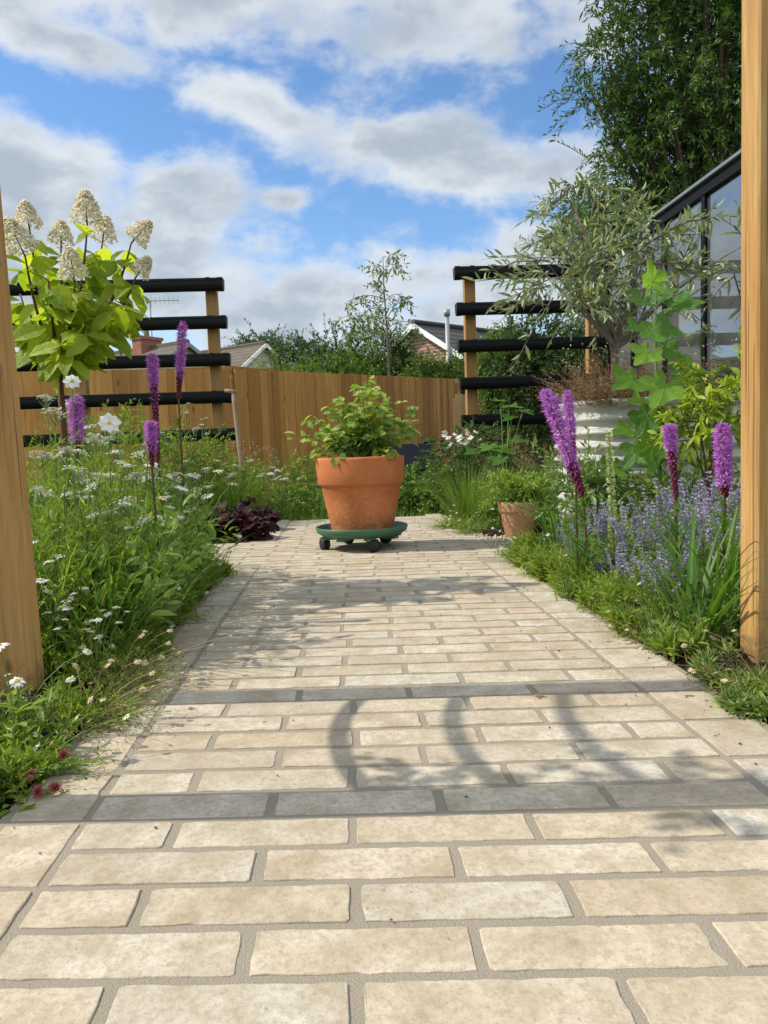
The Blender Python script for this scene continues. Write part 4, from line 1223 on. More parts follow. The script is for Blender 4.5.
# ---- white cosmos
for k, (px, py, Y, r, lab) in enumerate(((109, 423, 2.15, .034, 'white cosmos flower facing the path beside the fat purple spike'), (72, 381, 2.2, .026, 'white cosmos flower just under the hydrangea trunk'))):
    top = at(px, py, Y); b = np.array((top[0] - .02, Y + .02, 0))
    root = thing('cosmos_plant', lab, 'cosmos', b, group='white cosmos')
    t = top - b; st = MB(); lf = MB(); pts = bez((0, 0, 0), (0, .01, t[2] * .7), t, 9); st.tube(pts, np.linspace(.0025, .0014, 9), 5)
    mb = MB(); petals(mb, (0, 0, 0), 8, r, r * .62, (.25, -.9, .35), .05, .12); f = mb.build('flower', M['fl_white'], root); f.location = t
    cb = MB(); cb.lathe([(.001, .004), (.004, .0035), (.006, 0), (.003, -.002)], 10); c = cb.build('centre', M['fl_yellow'], f); c.rotation_euler = Vector((.25, -.9, .35)).to_track_quat('Z', 'Y').to_euler()
    m_ = 14; aa = U(0, 6.28, m_); P = pts[rng.integers(1, 8, m_)]
    feather(lf, None, P, np.stack([np.cos(aa), np.sin(aa), U(.3, 1, m_)], 1), U(.06, .11, m_), 12, .025, .0022, .1)
    st.build('stem', M['stem_green'], root); lf.build('leaves', M['lf_bed'], root)

# ---- yarrow
yA, yB, yC = yarrow(.6, 6, label='yarrow', r=(.026, .042)), yarrow(.55, 8, 'fl_white', sp=.14, r=(.024, .042)), yarrow(.5, 6, 'fl_cream', .10, r=(.026, .042))
pr = [yA, yB, yC]
yl = [(50, 398, 2.05, 0, 'cream yarrow with its flat heads close behind the left arch post'),
      (84, 402, 2.9, 1, 'cream yarrow at the back of the bed, under the hydrangea'),
      (62, 442, 1.95, 2, 'white yarrow below the nearest purple spike beside the left post'),
      (132, 433, 2.35, 0, 'white yarrow crowded round the short purple blazing star'),
      (98, 455, 2.05, 1, 'cream yarrow in front of the open white cosmos'),
      (118, 487, 1.95, 2, 'low cream yarrow with one broad flat head in the middle of the left bed'),
      (166, 490, 2.3, 1, 'greenish yarrow heads leaning out above the dark strap leaves'),
      (196, 462, 3.0, 0, 'white yarrow at the far end of the near left bed, before the red leaved plants'),
      (160, 455, 2.9, 2, 'white yarrow standing below the tallest purple spike')]
for px, py, Y, k, lab in yl: place(pr[k], used, px, py, Y, lab, (.6, .55, .5)[k])
fb_ = yarrow(.5, 9, 'fl_white', .22, label='x', group='white yarrow of the far left border', r=(.035, .055), name='yarrow_plant')
for px, py, Y, lab in ((248, 462, 5.3, 'white yarrow behind the dark red plants near the spade'), (283, 468, 5.6, 'white yarrow just left of the big terracotta pot'), (213, 462, 5.6, 'white yarrow in front of the foot of the left gutter screen'), (308, 484, 6.4, 'lowest white yarrow, close behind the left side of the big pot')):
    place(fb_, used, px, py, Y, lab, .5)
# tall white gaura in front of the screen
gau = yarrow(.7, 6, 'fl_white', .10, label='x', group='airy white flowers by the left screen', r=(.012, .02), leafy=.5, name='gaura_plant', cat='gaura')
place(gau, used, 183, 405, 2.9, 'airy small white flowers round the stem of the tallest purple spike', .7)
place(gau, used, 197, 420, 5.2, 'airy small white flowers hanging at the lowest gutter of the left screen', .7)

# ---- ox-eye daisies in the left bed
dz = daisies(.34, 13, .023, .17, 'x', 'white daisies in the left border')
for px, py, Y, lab in ((45, 545, 1.75, 'white daisies beside the left arch post at knee height'), (72, 580, 1.72, 'white daisies with nodding heads in front of the dark strap leaves'),
                       (110, 462, 2.5, 'white daisies deep in the middle of the left bed'), (125, 590, 1.95, 'white daisies at the path edge of the left bed'),
                       (185, 462, 3.05, 'white daisies at the far corner of the near left bed'), (90, 610, 1.62, 'lowest white daisies near the foot of the left post')):
    place(dz, used, px, py, Y, lab, .34)
d5 = at(8, 668, 1.28)
dn = daisies(.2, 2, .017, .05, 'single white daisy in front of the left arch post at the frame edge', 'white daisies in the left border', leaf=True); dn.location = (d5[0] + .01, 1.28, 0)

# ---- strap leaves
s1 = strap('x', 46, (.22, .42), .010, .05, 'arching strap-leaf clumps')
for px, py, Y, lab, sc in ((98, 585, 1.85, 'dark green strap leaves arching in the left bed behind the daisies', 1.0), (150, 560, 2.2, 'upright dark strap leaves near the path below the short purple spike', 1.05), (175, 520, 2.7, 'strap leaf clump at the back corner of the left bed', .95)):
    o = place(s1, used, px, py, Y, lab, sc=sc)
for px, Y, lab, sc in ((690, 1.72, 'long strap leaves arching towards the path beside the right arch post', 1.1), (722, 1.75, 'strap leaves standing against the right arch post', 1.15), (560, 3.0, 'strap leaf clump beside the small pale pot', 1.05)):
    o = place(s1, used, px, 560, Y, lab, sc=sc)

# ---- red clover heads by the front corner
for k, (px, py, Y, lab) in enumerate(((30, 775, 1.13, 'rusty clover head at the front left corner, farthest from the path'), (55, 788, 1.11, 'rusty clover head nearest the path at the front left corner'), (63, 755, 1.2, 'pinkish clover head standing above the fleabane on the left'), (38, 792, 1.10, 'middle rusty clover head at the front left corner'))):
    top = at(px, py, Y); b = np.array((top[0] - .02, Y, 0)); root = thing('clover_plant', lab, 'clover', b, group='rusty clover heads'); t = top - b
    st = MB(); st.tube(bez((0, 0, 0), (0, 0, t[2] * .7), t, 5), .001, 4); st.build('stem', M['stem_green'], root)
    n = 90; D = nrm(rng.normal(size=(n, 3)) + np.array((0, 0, .4))); mb = MB(); mb.leaves(np.repeat(t[None], n, 0), D, rng.normal(size=(n, 3)), U(.008, .013, n), .003, 0); mb.build('flower', M['fl_rust'], root)
    lb = MB(); m_ = 9; a = U(0, 6.28, m_); lb.leaves(np.c_[disc_pts(m_, .03), U(0, t[2] * .5, m_)], np.stack([np.cos(a), np.sin(a), U(0, .5, m_)], 1), (0, 0, 1), .02, .013, 1); lb.build('leaves', M['lf_bed'], root)

# ---- fleabane spilling over both edges
fa = fleabane('x', .15, .13, 12); fbn = fleabane('x', .13, .10, 9, (.06, 0)); fd = fleabane('x', .14, .12, 16, (.09, 0), 'fl_pinkish')
def putf(p, x, y, lab, sc=1.0, rot=None):
    o = p if not used.get(p.name) else copy_tree(p); used[p.name] = True
    o.location = (x, y, .0); o.scale = (sc,) * 3; o.rotation_euler.z = U(0, 6.28) if rot is None else rot; o['label'] = lab
for p, x, y, lab, sc, rot in (
    (fd, -.50, 1.42, 'fleabane with faded seedheads reaching onto the path at the left, between the two beam shadows', 1.0, 0),
    (fd, -.50, 1.62, 'fleabane with faded seedheads trailing over the left edge beyond the far post shadow', 1.0, .3),
    (fbn, -.53, 1.20, 'fleabane clump beside the rusty clover heads', 1.0, -.4), (fa, -.62, 1.30, 'fleabane clump in front of the left arch post', 1.1, None),
    (fbn, -.54, 1.78, 'fleabane clump at the left path edge just behind the arch post', 1.0, .2), (fa, -.60, 1.95, 'fleabane under the white daisies on the left', 1.1, None),
    (fbn, -.56, 2.2, 'fleabane at the left path edge below the strap leaves', 1.1, 0), (fa, -.62, 2.5, 'fleabane at the left path edge before the far corner', 1.1, None),
    (fbn, -.57, 2.75, 'fleabane leaning on the path where the left bed narrows', 1.1, .3), (fa, -.60, 3.05, 'fleabane at the far corner of the near left bed', 1.2, None)): putf(p, x, y, lab, sc, rot)
for p, x, y, lab, sc, rot in (
    (fd, .80, 1.36, 'fleabane with faded seedheads at the foot of the right arch post', 1.0, pi), (fbn, .86, 1.27, 'green fleabane in front of the right arch post', 1.2, pi),
    (fd, .76, 1.78, 'fleabane with faded seedheads on the right path edge beyond the post', .8, pi), (fa, .84, 1.95, 'fleabane under the right strap leaves', 1.0, None),
    (fbn, .79, 2.15, 'fleabane on the right path edge below the violet catmint', .9, pi), (fa, .82, 2.45, 'fleabane between the violet catmint and the path', 1.0, None),
    (fbn, .77, 2.75, 'fleabane at the right path edge near the small pale pot', 1.0, pi), (fa, .75, 3.02, 'fleabane at the far corner of the right bed', 1.2, None),
    (fa, .70, 4.15, 'fleabane in front of the small pale pot', 1.1, None), (fbn, .66, 4.45, 'yellowish fleabane before the grass clump on the right', 1.2, pi)): putf(p, x, y, lab, sc, rot)

# ---- dark red leaved plants
def heuchera(n=150, R_=.16, H_=.2):
    root = thing('dark_leaved_plant', 'x', 'heuchera', group='dark red leaved plants at the corner')
    mb = MB(); d = nrm(rng.normal(size=(n, 3)) * np.array((1, 1, .6)) + np.array((0, 0, .5))); d[:, 2] = np.abs(d[:, 2])
    P = d * np.array((R_, R_, H_)) * U(.55, 1, n)[:, None]
    for i in range(n): lobed(mb, P[i], nrm(d[i] * np.array((1, 1, .25)) + rng.normal(size=3) * .35), nrm(np.array((0, -.1, 1)) + d[i] * .6 + rng.normal(size=3) * .3), U(.028, .05), 5, .2)
    mb.build('leaves', M['lf_heuchera'], root)
    st = MB(); st.twigs(np.zeros((n // 2, 3)), P[::2][:n // 2], .0015, .001); st.build('stems', M['fl_bud'], root)
    return root
hu = heuchera()
for px, Y, sc, lab in ((224, 4.35, 1.0, 'dark red leaved plant at the left of its group, against the green bed'), (252, 4.75, 1.0, 'dark red leaved plant behind the paving corner, farthest back of its group'), (248, 4.3, .85, 'low dark red leaved plant right at the paving corner'), (208, 4.25, .7, 'small dark leaved plant at the edge of the cross path')):
    o = place(hu, used, px, 500, Y, lab, sc=sc)

# ================================================================== POTTED PLANTS
pp = thing('potted_raspberry', 'bushy light green plant growing out of the big terracotta pot', 'potted plant', (DX + .004, DY, .075 + .335))
st = MB(); lf = MB()
tg = [(300, 440), (310, 420), (328, 412), (322, 432), (345, 398), (362, 390), (370, 383), (382, 398), (395, 402), (408, 408), (416, 420), (412, 435), (400, 440), (345, 425), (365, 420), (385, 425), (335, 445), (355, 440), (375, 445), (392, 450), (362, 405), (318, 450), (350, 410), (378, 410), (340, 418)]
o3 = np.array((DX + .004, DY, .41))
for k, (px, py) in enumerate(tg):
    for rep in range(2):
        e = at(px + U(-5, 5), py + U(-4, 4), DY + U(-.17, .17)) - o3
        b = np.array((U(-.09, .09), U(-.09, .09), 0)); pts = bez(b, b + (e - b) * .5 + np.array((0, 0, .05 + .1 * abs(e[0]))), e, 7)
        st.tube(pts, np.linspace(.0028, .0014, 7), 4, False)
        m_ = 16; ix = rng.integers(2, 7, m_); P = pts[ix] + rng.normal(size=(m_, 3)) * .014
        a = U(0, 6.28, m_); L_ = U(.035, .062, m_)
        lf.leaves(P, np.stack([np.cos(a), np.sin(a), U(-.5, .35, m_)], 1), np.array((0, -.25, 1)) + rng.normal(size=(m_, 3)) * .4, L_, L_ * .74, 1, .12, .2)
lf.leaves(np.array([(-.12, -.172, .045), (-.105, -.17, .05)]), [(-.1, -.45, -.7), (.5, -.6, -.1)], (0, -.8, .6), .055, .042, 1)
st.build('stems', M['stem_green'], pp); lf.build('leaves', M['lf_pot'], pp)

sp_ = thing('potted_trailing_plant', 'trailing narrow-leaved plant spilling over the small pale pot', 'potted plant', (sx, sy, .165))
st = MB(); lf = MB(); n = 130; a = U(0, 6.28, n)
lf.sprays(st, np.c_[disc_pts(n, .07), np.zeros(n)], np.stack([np.cos(a) * .9 + .15, np.sin(a) * .9, U(.9, 2.6, n)], 1), U(.18, .36, n), 18, .040, .012, .42, .8, 0, .0014)
n = 26; a = U(0, 6.28, n); lf.sprays(st, np.c_[np.cos(a) * .10, np.sin(a) * .10, np.full(n, .03)], np.stack([np.cos(a), np.sin(a), U(.0, .8, n)], 1), U(.10, .2, n), 12, .032, .010, .9, .8, 0, .0012)
n = 8; a = U(2.5, 4.2, n); lf.leaves(np.c_[disc_pts(n, .05), U(.0, .09, n)], np.stack([np.cos(a), np.sin(a), U(.1, .9, n)], 1), (0, 0, 1), .085, .036, 1)
st.build('stems', M['stem_green'], sp_); lf.build('leaves', M['lf_pot'], sp_)

# ================================================================== RIGHT SIDE
liatris('fat leaning purple blazing star, left one of the close pair on the right', 545, 390, 462, 496, 2.3, 36, 21)
liatris('slimmer purple blazing star right behind the fat leaning one', 567, 391, 437, 480, 2.38, 10, 13)
liatris('tufted purple blazing star with dark red lower spike, between leaning pair and right post', 669, 425, 450, 498, 2.0, 10, 16)
liatris('stout magenta blazing star nearest the right arch post', 722, 424, 482, 496, 1.9, 4, 21)
# pale green mullein spike
top = at(609, 432, 2.4); b = np.array((top[0] + .015, 2.4, 0)); vb = thing('mullein', 'slim pale green flower spike standing alone between the purple spikes on the right', 'mullein', b)
t = top - b; st = MB(); st.tube([(0, 0, 0), t * .5, t], [.004, .0035, .0015], 6); st.build('stem', M['stem_green'], vb)
n = 420; f = U(.28, 1, n); a = U(0, 6.28, n); r = .016 * (1.15 - f) ** .4; P = t * f[:, None] + np.stack([np.cos(a) * r * .5, np.sin(a) * r * .5, 0 * a], 1)
mb = MB(); mb.leaves(P, np.stack([np.cos(a), np.sin(a), U(0, .8, n)], 1), rng.normal(size=(n, 3)), .011, .009, 0); mb.build('flower_spike', M['fl_pale_green'], vb)
mb = MB(); n = 26; a = U(0, 6.28, n); mb.leaves(t * (U(.02, .3, n))[:, None], np.stack([np.cos(a), np.sin(a), U(.2, .8, n)], 1), (0, 0, 1), U(.06, .12, n), U(.02, .035, n), 1); mb.build('leaves', M['lf_catmint'], vb)

cA, cB = catmint('x', .42, 15), catmint('x', .36, 17, sp=.2)
for px, py, Y, k, lab in ((600, 498, 2.65, 0, 'catmint behind the pale green mullein spike'), (640, 500, 2.35, 1, 'catmint in the middle of the right bed, left of the tufted spike'),
                          (662, 478, 2.75, 0, 'tall catmint at the back below the broad vine leaves'), (700, 470, 2.6, 1, 'tall catmint at the back between the two right-hand purple spikes'),
                          (690, 520, 2.05, 0, 'catmint in front, between the two right-hand purple spikes'), (728, 510, 2.0, 1, 'catmint tucked beside the right arch post'),
                          (580, 522, 2.7, 1, 'catmint at the foot of the leaning purple pair'), (738, 470, 2.5, 0, 'catmint behind the magenta spike at the right post'),
                          (558, 528, 2.95, 0, 'catmint just right of the small pale pot'), (605, 552, 2.35, 1, 'lowest catmint, in front of the stems of the leaning purple pair'), (590, 505, 2.9, 1, 'catmint in front of the leafy plant left of the mullein'), (675, 500, 2.3, 0, 'catmint right behind the tufted purple spike'), (712, 490, 2.35, 1, 'catmint just left of the magenta spike stem'),
                          (622, 540, 2.15, 0, 'low catmint in front of the mullein spike'), (655, 545, 1.95, 1, 'low catmint above the right strap leaves')):
    place((cA, cB)[k], used, px, py, Y, lab, (.42, .36)[k])
cV = catmint('x', .24, 14, 'fl_violet', .13, 'violet catmint at the path edge')
place(cV, used, 553, 562, 2.75, 'violet catmint leaning towards the path on the right', .24); place(cV, used, 566, 572, 2.5, 'violet catmint lowest on the path edge, nearest us', .22); place(cV, used, 578, 566, 2.65, 'violet catmint just right of the one leaning on the path', .24)
wz = daisies(.42, 9, .011, .16, 'x', 'small white daisies among the catmint', pet=10)
place(wz, used, 690, 458, 2.75, 'small white daisies behind the catmint near the lime shrub', .42); place(wz, used, 640, 560, 2.05, 'small white daisies in front of the catmint', .42)

# ---- broad-leaved vine
Yv = 2.9
vb0 = at(660, 470, Yv); vb0[2] = 0
vine = thing('broad_leaved_vine', 'tall stem with big bright green lobed leaves in front of the corrugated planter', 'fig', vb0)
st = MB(); lf = MB()
sp0 = [at(657, 520, Yv), at(660, 470, Yv), at(657, 400, Yv), at(655, 340, Yv), at(656, 285, Yv)]
sp0 = np.array([np.array((vb0[0], Yv, 0))] + sp0) - vb0
st.tube(sp0, [.011, .010, .009, .007, .005, .003], 7)
for px, py, sz, ang, dp in ((652, 276, .075, 95, -.05), (640, 300, .085, 160, -.1), (664, 293, .07, 40, .03), (685, 303, .09, 20, -.05), (638, 328, .08, 170, .05), (664, 330, .095, 5, -.12), (645, 355, .085, 215, -.1), (672, 352, .08, -30, .08),
                            (628, 381, .10, 190, -.05), (662, 391, .11, 230, -.15), (690, 370, .09, 10, .0), (645, 422, .085, 240, -.05), (653, 453, .09, 265, -.12), (634, 455, .08, 230, -.02), (624, 430, .07, 170, .1), (672, 425, .08, -40, .05), (640, 402, .075, 150, .1), (690, 395, .085, -15, .1), (612, 468, .075, 190, .02), (668, 455, .08, -70, -.1)):
    c = at(px, py, Yv + dp) - vb0
    a_ = radians(ang); D = np.array((cos(a_), -.35 + U(-.4, .3), sin(a_) * .7 - .12)); Nn = np.array((cos(a_) * -.2, -.62 + U(-.25, .2), .75))
    s0 = sp0[np.argmin(np.abs(sp0[:, 2] - (c[2] - .03)))]
    st.tube(bez(s0, (s0 + c) / 2 + np.array((0, 0, .02)), c - nrm(D) * sz * .3, 5), .0022, 4, False)
    lobed(lf, c - nrm(D) * sz * .3, D, Nn, sz * 1.1, 5, .45, .17)
st.build('stems', M['stem_green'], vine); lf.build('leaves', M['lf_vine'], vine)
# second broad-leaved plant behind the small pot
q = at(505, 470, 4.7); q[2] = 0
v2 = thing('broad_leaved_plant', 'broad-leaved yellow-green plant behind the small pot and below the right screen', 'squash plant', q)
st = MB(); lf = MB()
for px, py, sz, ang in ((497, 400, .10, 150), (515, 406, .13, 20), (508, 418, .12, 200), (528, 412, .10, -20), (487, 448, .15, 190), (470, 452, .11, 180), (505, 450, .14, -10), (520, 440, .12, 30), (495, 462, .13, 220)):
    c = at(px, py, 4.7 + U(-.15, .1)) - q; a_ = radians(ang); D = np.array((cos(a_), -.5, sin(a_) * .4 - .1))
    st.tube(bez((0, 0, 0), (c[0] * .3, c[1] * .3, c[2] * .8), c - nrm(D) * sz * .3, 6), .004, 5, False)
    lobed(lf, c - nrm(D) * sz * .3, D, (U(-.4, .4), -.25 + U(-.3, .3), 1), sz * .72, 5, .42, .16)
st.build('stems', M['stem_green'], v2); lf.build('leaves', M['lf_vine'], v2)

# ---- lime shrub
q = at(708, 470, 2.75); q[2] = 0
crown_tree('lime_shrub', 'bright yellow-green glossy shrub between the vine and the right arch post', 'shrub', q,
           [(at(705, 400, 2.75), (.13, .14, .10)), (at(690, 425, 2.7), (.09, .1, .07)), (at(735, 390, 2.8), (.13, .13, .10)), (at(720, 425, 2.85), (.12, .12, .10))], 105, 9, .062, .021, M['lf_lime'], M['stem_brown'], .010, twigl=.1, droop=-.1, detail=1, limbs=10, fork=.5, parts=('stems', 'leaves'), upb=.9)
# ---- pale flower head and blue leaves by the post
top = at(700, 336, 2.9); b = np.array((top[0] + .03, 2.95, 0)); fn = thing('fennel_plant', 'pale yellow-green fennel flower head beside the right arch post above the lime shrub', 'fennel', b)
st = MB(); st.tube(bez((0, 0, 0), (0, 0, .6), top - b, 8), np.linspace(.005, .002, 8), 5); st.build('stem', M['stem_green'], fn)
for d in ((0, 0, 0), (.035, 0, .02), (-.03, .02, -.01)):
    o = umbel(fn, .04, 'fl_pale_green', 120, .5); o.location = top - b + np.array(d)
q = at(733, 400, 2.9); q[2] = 0
bl_ = thing('blue_leaved_plant', 'blue-green narrow-leaved plant beside the right arch post behind the lime shrub', 'euphorbia', q)
mb = MB(); st = MB(); e = at(727, 368, 2.9) - q; st.tube(bez((0, 0, 0), (0, 0, .5), e, 6), .004, 5); n = 26; a = U(0, 6.28, n)
mb.leaves(e + np.c_[np.zeros((n, 2)), U(-.1, .03, n)], np.stack([np.cos(a), np.sin(a), U(-.1, .6, n)], 1), (0, 0, 1), .075, .014, 1); st.build('stem', M['stem_green'], bl_); mb.build('leaves', M['lf_blue'], bl_)

# ---- olive tree in the planter
q = np.array((at(614, 371, 3.65)[0], 3.65, PZ - .04))
E_ = lambda px, py, Y, rx, ry, rz: (at(px, py, Y), (rx, ry, rz))
crown_tree('olive_tree', 'grey-green narrow-leaved olive tree growing in the corrugated planter', 'olive tree', q,
           [E_(585, 270, 3.6, .22, .25, .22), E_(560, 285, 3.5, .16, .2, .14), E_(590, 215, 3.7, .2, .25, .18), E_(632, 262, 3.6, .19, .3, .16), E_(655, 232, 3.6, .12, .25, .07), E_(680, 290, 3.5, .10, .25, .09), E_(742, 270, 3.4, .05, .2, .2), E_(580, 300, 3.7, .16, .2, .08), E_(575, 185, 3.8, .12, .15, .10)],
           135, 14, .082, .0165, M['lf_olive'], M['bark_grey'], .02, twigl=.27, droop=.25, detail=1, limbs=13, fork=.42, upb=.4, shell=.6)
# dried fleabane along the planter's rim
dr = thing('dry_rockery_plant', 'brown dried bushy plant with pale seedheads along the planter rim', 'dried plant', (PX, PY - .1, PZ - .03))
st = MB(); lf = MB(); n = 900; p = np.c_[U(-.66, .5, n), U(-.26, .15, n), np.zeros(n)]; a = U(0, 6.28, n)
D = np.stack([np.cos(a) * .8, np.sin(a) * .8 - .25, U(.3, 1.3, n)], 1); D[:260, 0] -= .8; D[:260, 2] += .3; p[:260, 0] = U(-.70, -.42, 260)
lf.sprays(st, p, D, U(.14, .38, n), 15, .017, .007, .22, .9, 0, .0009); st.build('stems', M['stem_dry'], dr); lf.build('leaves', M['lf_dry'], dr)
sh = MB(); n = 230; P = np.c_[U(-.85, .4, n), U(-.36, .1, n), U(.03, .30, n)]; sh.leaves(P, rng.normal(size=(n, 3)), rng.normal(size=(n, 3)), U(.008, .014, n), .010, 0); sh.build('seedheads', M['fl_pinkish'], dr)['kind'] = 'stuff'

# ---- white daisy bush, grass clump and greenery by the right screen
q = at(458, 480, 5.3); q[2] = 0
wb = crown_tree('white_daisy_bush', 'leafy bush topped with white daisies at the foot of the right gutter screen', 'daisy bush', q,
                [E_(462, 462, 5.3, .24, .22, .20), E_(480, 450, 5.4, .18, .2, .16)], 200, 12, .045, .018, M['lf_hedge_dark'], M['stem_green'], .012, twigl=.14, limbs=12, fork=.3, parts=('stems', 'leaves'))
pr_ = None
for k in range(26):
    c = at(U(442, 486), 437 + U(-8, 10), 5.3 + U(-.25, .0)) - q
    if pr_ is None: pr_ = daisy_head('flower', wb, .026, 12, up=(0, -.5, 1), cr=.25); pr_.location = c
    else:
        o = copy_tree(pr_, wb); o.location = c; o.rotation_euler = (U(-.3, .3), U(-.3, .3), U(0, 6))
gr_ = strap('x', 420, (.28, .52), .0038, .12, None, 'ornamental_grass', 'grass clump', 'lf_grass', (.05, .6), (.2, 1.0))
place(gr_, used, 468, 480, 4.75, 'fine green ornamental grass clump left of the small pale pot', sc=1.0)
place(gr_, used, 492, 480, 4.95, 'fine grass clump behind the small pale pot', sc=.85)
place(gr_, used, 232, 480, 5.15, 'pale upright grass clump behind the dark red plants on the left', sc=1.0)
for px, py, Y, r, lab in ((405, 500, 5.75, .2, 'low green bush just right of the big pot, beside the black box'), (432, 492, 5.6, .24, 'low green bush in front of the black box'), (452, 500, 5.4, .18, 'low green bush at the far right corner of the path'), (350, 492, 6.6, .26, 'low bush hidden mostly behind the big terracotta pot')):
    q = at(px, py, Y); q[2] = 0
    crown_tree('low_bush', lab, 'bush', q, [((q[0], Y, .15), (r, r, .16)), ((q[0] + r * .5, Y + .1, .2), (r * .6, r * .6, .14))], 190, 11, .04, .02, M['lf_hedge'], M['stem_green'], .012, 'low green bushes past the end of the path', twigl=.12, limbs=10, fork=.3, parts=('stems', 'leaves'))
for px, py, Y, r, h, lab in ((215, 500, 5.4, .3, .22, 'loose green bush behind the dark red plants'), (285, 500, 5.9, .3, .2, 'loose green bush left of the big pot by the lawn'), (175, 470, 5.2, .4, .34, 'tall loose green bush below the left gutter screen'), (120, 470, 4.9, .4, .36, 'loose green bush behind the near left bed')):
    q = at(px, py, Y); q[2] = 0
    crown_tree('border_bush', lab, 'bush', q, [((q[0], Y, h), (r, r * .8, h))], 220, 12, .05, .014, M['lf_bed'], M['stem_green'], .012, 'loose bushes of the far left border', twigl=.2, limbs=10, fork=.3, parts=('stems', 'leaves'), droop=.1)

# leafy filler plants standing between the right bed and the planter
for px, py, Y, r, h, lab in ((578, 462, 3.1, .14, .20, 'leafy green plant in front of the left end of the corrugated planter'), (618, 476, 3.12, .15, .18, 'leafy green plant in front of the corrugated planter below the vine'), (690, 462, 3.05, .17, .20, 'leafy green plant in front of the corrugated planter under the lime shrub')):
    q = at(px, py, Y); q[2] = 0
    crown_tree('leafy_plant', lab, 'plant', q, [((q[0], Y, h), (r, r * .7, h))], 110, 12, .048, .018, M['lf_catmint'], M['stem_green'], .008, 'leafy plants in front of the planter', twigl=.15, limbs=8, fork=.3, parts=('stems', 'leaves'), droop=.1)

# broad-leaved daisy rosettes and dying stalks among the left bed's grasses
for px, Y, sc, lab in ((60, 1.9, 1.0, 'broad-leaved green clump beside the left arch post'), (112, 2.05, 1.1, 'broad-leaved green clump in the middle of the left bed'), (165, 2.45, 1.0, 'broad-leaved green clump behind the dark strap leaves on the left'), (128, 1.9, .8, 'small broad-leaved clump at the left path edge')):
    o = None
    root = thing('broad_leaved_clump', lab, 'plant', (at(px, 560, Y)[0], Y, 0), U(0, 6.28), 'broad-leaved clumps of the left bed'); root.scale = (sc,) * 3
    lf = MB(); st = MB(); n = 46; a = U(0, 6.28, n)
    lf.sprays(st, np.c_[disc_pts(n, .06), np.zeros(n)], np.stack([np.cos(a) * .45, np.sin(a) * .45, np.ones(n)], 1), U(.15, .42, n), 9, .075, .026, .12, .9, 1, .0018, .7, .2)
    lf.build('leaves', M['lf_pot'], root); st.build('stems', M['stem_green'], root)
n = 26
for k, (px, py, Y, lab) in enumerate(((240, 438, 5.6, 'dry straw-coloured grass tuft by the spade'), (262, 446, 5.5, 'dry straw-coloured grass tuft right of the spade'), (90, 500, 2.2, 'dry straw-coloured stalks in the left bed behind the post'))):
    q = at(px, py, Y); root = thing('dry_grass_tuft', lab, 'dry grass', (q[0], Y, 0), 0, 'dry grass tufts')
    mb = MB(); mb.blades(np.c_[disc_pts(n, .04), np.zeros(n)], U(0, 6.28, n), U(.02, .25, n), U(.1, .6, n), q[2] * U(.7, 1.1, n), .004, 5); mb.build('stalks', M['stem_dry'], root)
    sh = MB(); a = U(0, 6.28, 80); P = np.c_[disc_pts(80, .12), U(.6, 1, 80) * q[2]]; sh.leaves(P, np.stack([np.cos(a), np.sin(a), U(0, 1.5, 80)], 1), rng.normal(size=(80, 3)), .016, .006, 0); sh.build('seedheads', M['fl_pinkish'], root)['kind'] = 'stuff'

# ================================================================== TREES AND HEDGE
def px_tree(name, label, cat, px, py, Y, wpx, hpx, lmat, bmat, n, nl, L, Wd, group=None, twigl=.6, seed_lobes=5, detail=0, tr=.12, base_z=0.0, droop=.2, limbs=16):
    """a tree whose crown spans about wpx by hpx pixels of the photo, its top at (px, py)"""
    s = Y / F; top = at(px, py, Y); c0 = np.array((top[0], Y, top[2] - hpx * s / 2)); rx, rz = wpx * s / 2, hpx * s / 2
    ell = [(c0, (rx * .68, rx * .62, rz * .8))]
    for i in range(seed_lobes):
        a = i * 6.283 / seed_lobes + U(-.4, .4); h = U(-.65, .7)
        ell.append((c0 + np.array((cos(a) * rx * .58, sin(a) * rx * .5, h * rz * .6)), (rx * U(.3, .48), rx * U(.3, .45), rz * U(.25, .42))))
    b = np.array((c0[0], Y, base_z))
    return crown_tree(name, label, cat, b, ell, n, nl, L, Wd, lmat, bmat, tr, group, twigl=twigl, detail=detail, droop=droop, limbs=limbs)

TB = (M['lf_tree'], M['bark'])
# tall dark tree on the right
Yt = 13.0
E_ = lambda px, py, r, rz=None, dy=0: (at(px, py, Yt + dy), (r, r, rz or r))
b = at(720, 400, Yt); b[2] = 0
crown_tree('tall_tree', 'tall dark green tree rising behind the greenhouse at the upper right', 'tree', b,
           [E_(700, 60, 1.25, 1.6), E_(680, 150, 1.15, 1.2), E_(640, 35, .62, .9), E_(650, 115, .62, .7), E_(625, 175, .6, .5), E_(640, 225, .7, .5), E_(740, 170, 1.4, 1.5, .5), E_(690, 230, 1.0, .7), E_(760, 40, 1.6, 2.0, .5), E_(615, 120, .35, .25), E_(650, -40, .9, 1.0), E_(740, -80, 1.6, 1.6), E_(610, 240, .55, .45), E_(590, 205, .45, .4), E_(610, 270, .6, .4), E_(585, 95, .28, .22), E_(604, 60, .4, .5), E_(575, 235, .35, .3), E_(820, 120, 1.7, 2.2, .6), E_(830, 0, 1.6, 2, .5)],
           6800, 15, .135, .042, *TB, .2, twigl=.5, droop=.42, limbs=60, fork=.35, upb=.5, shell=.42)
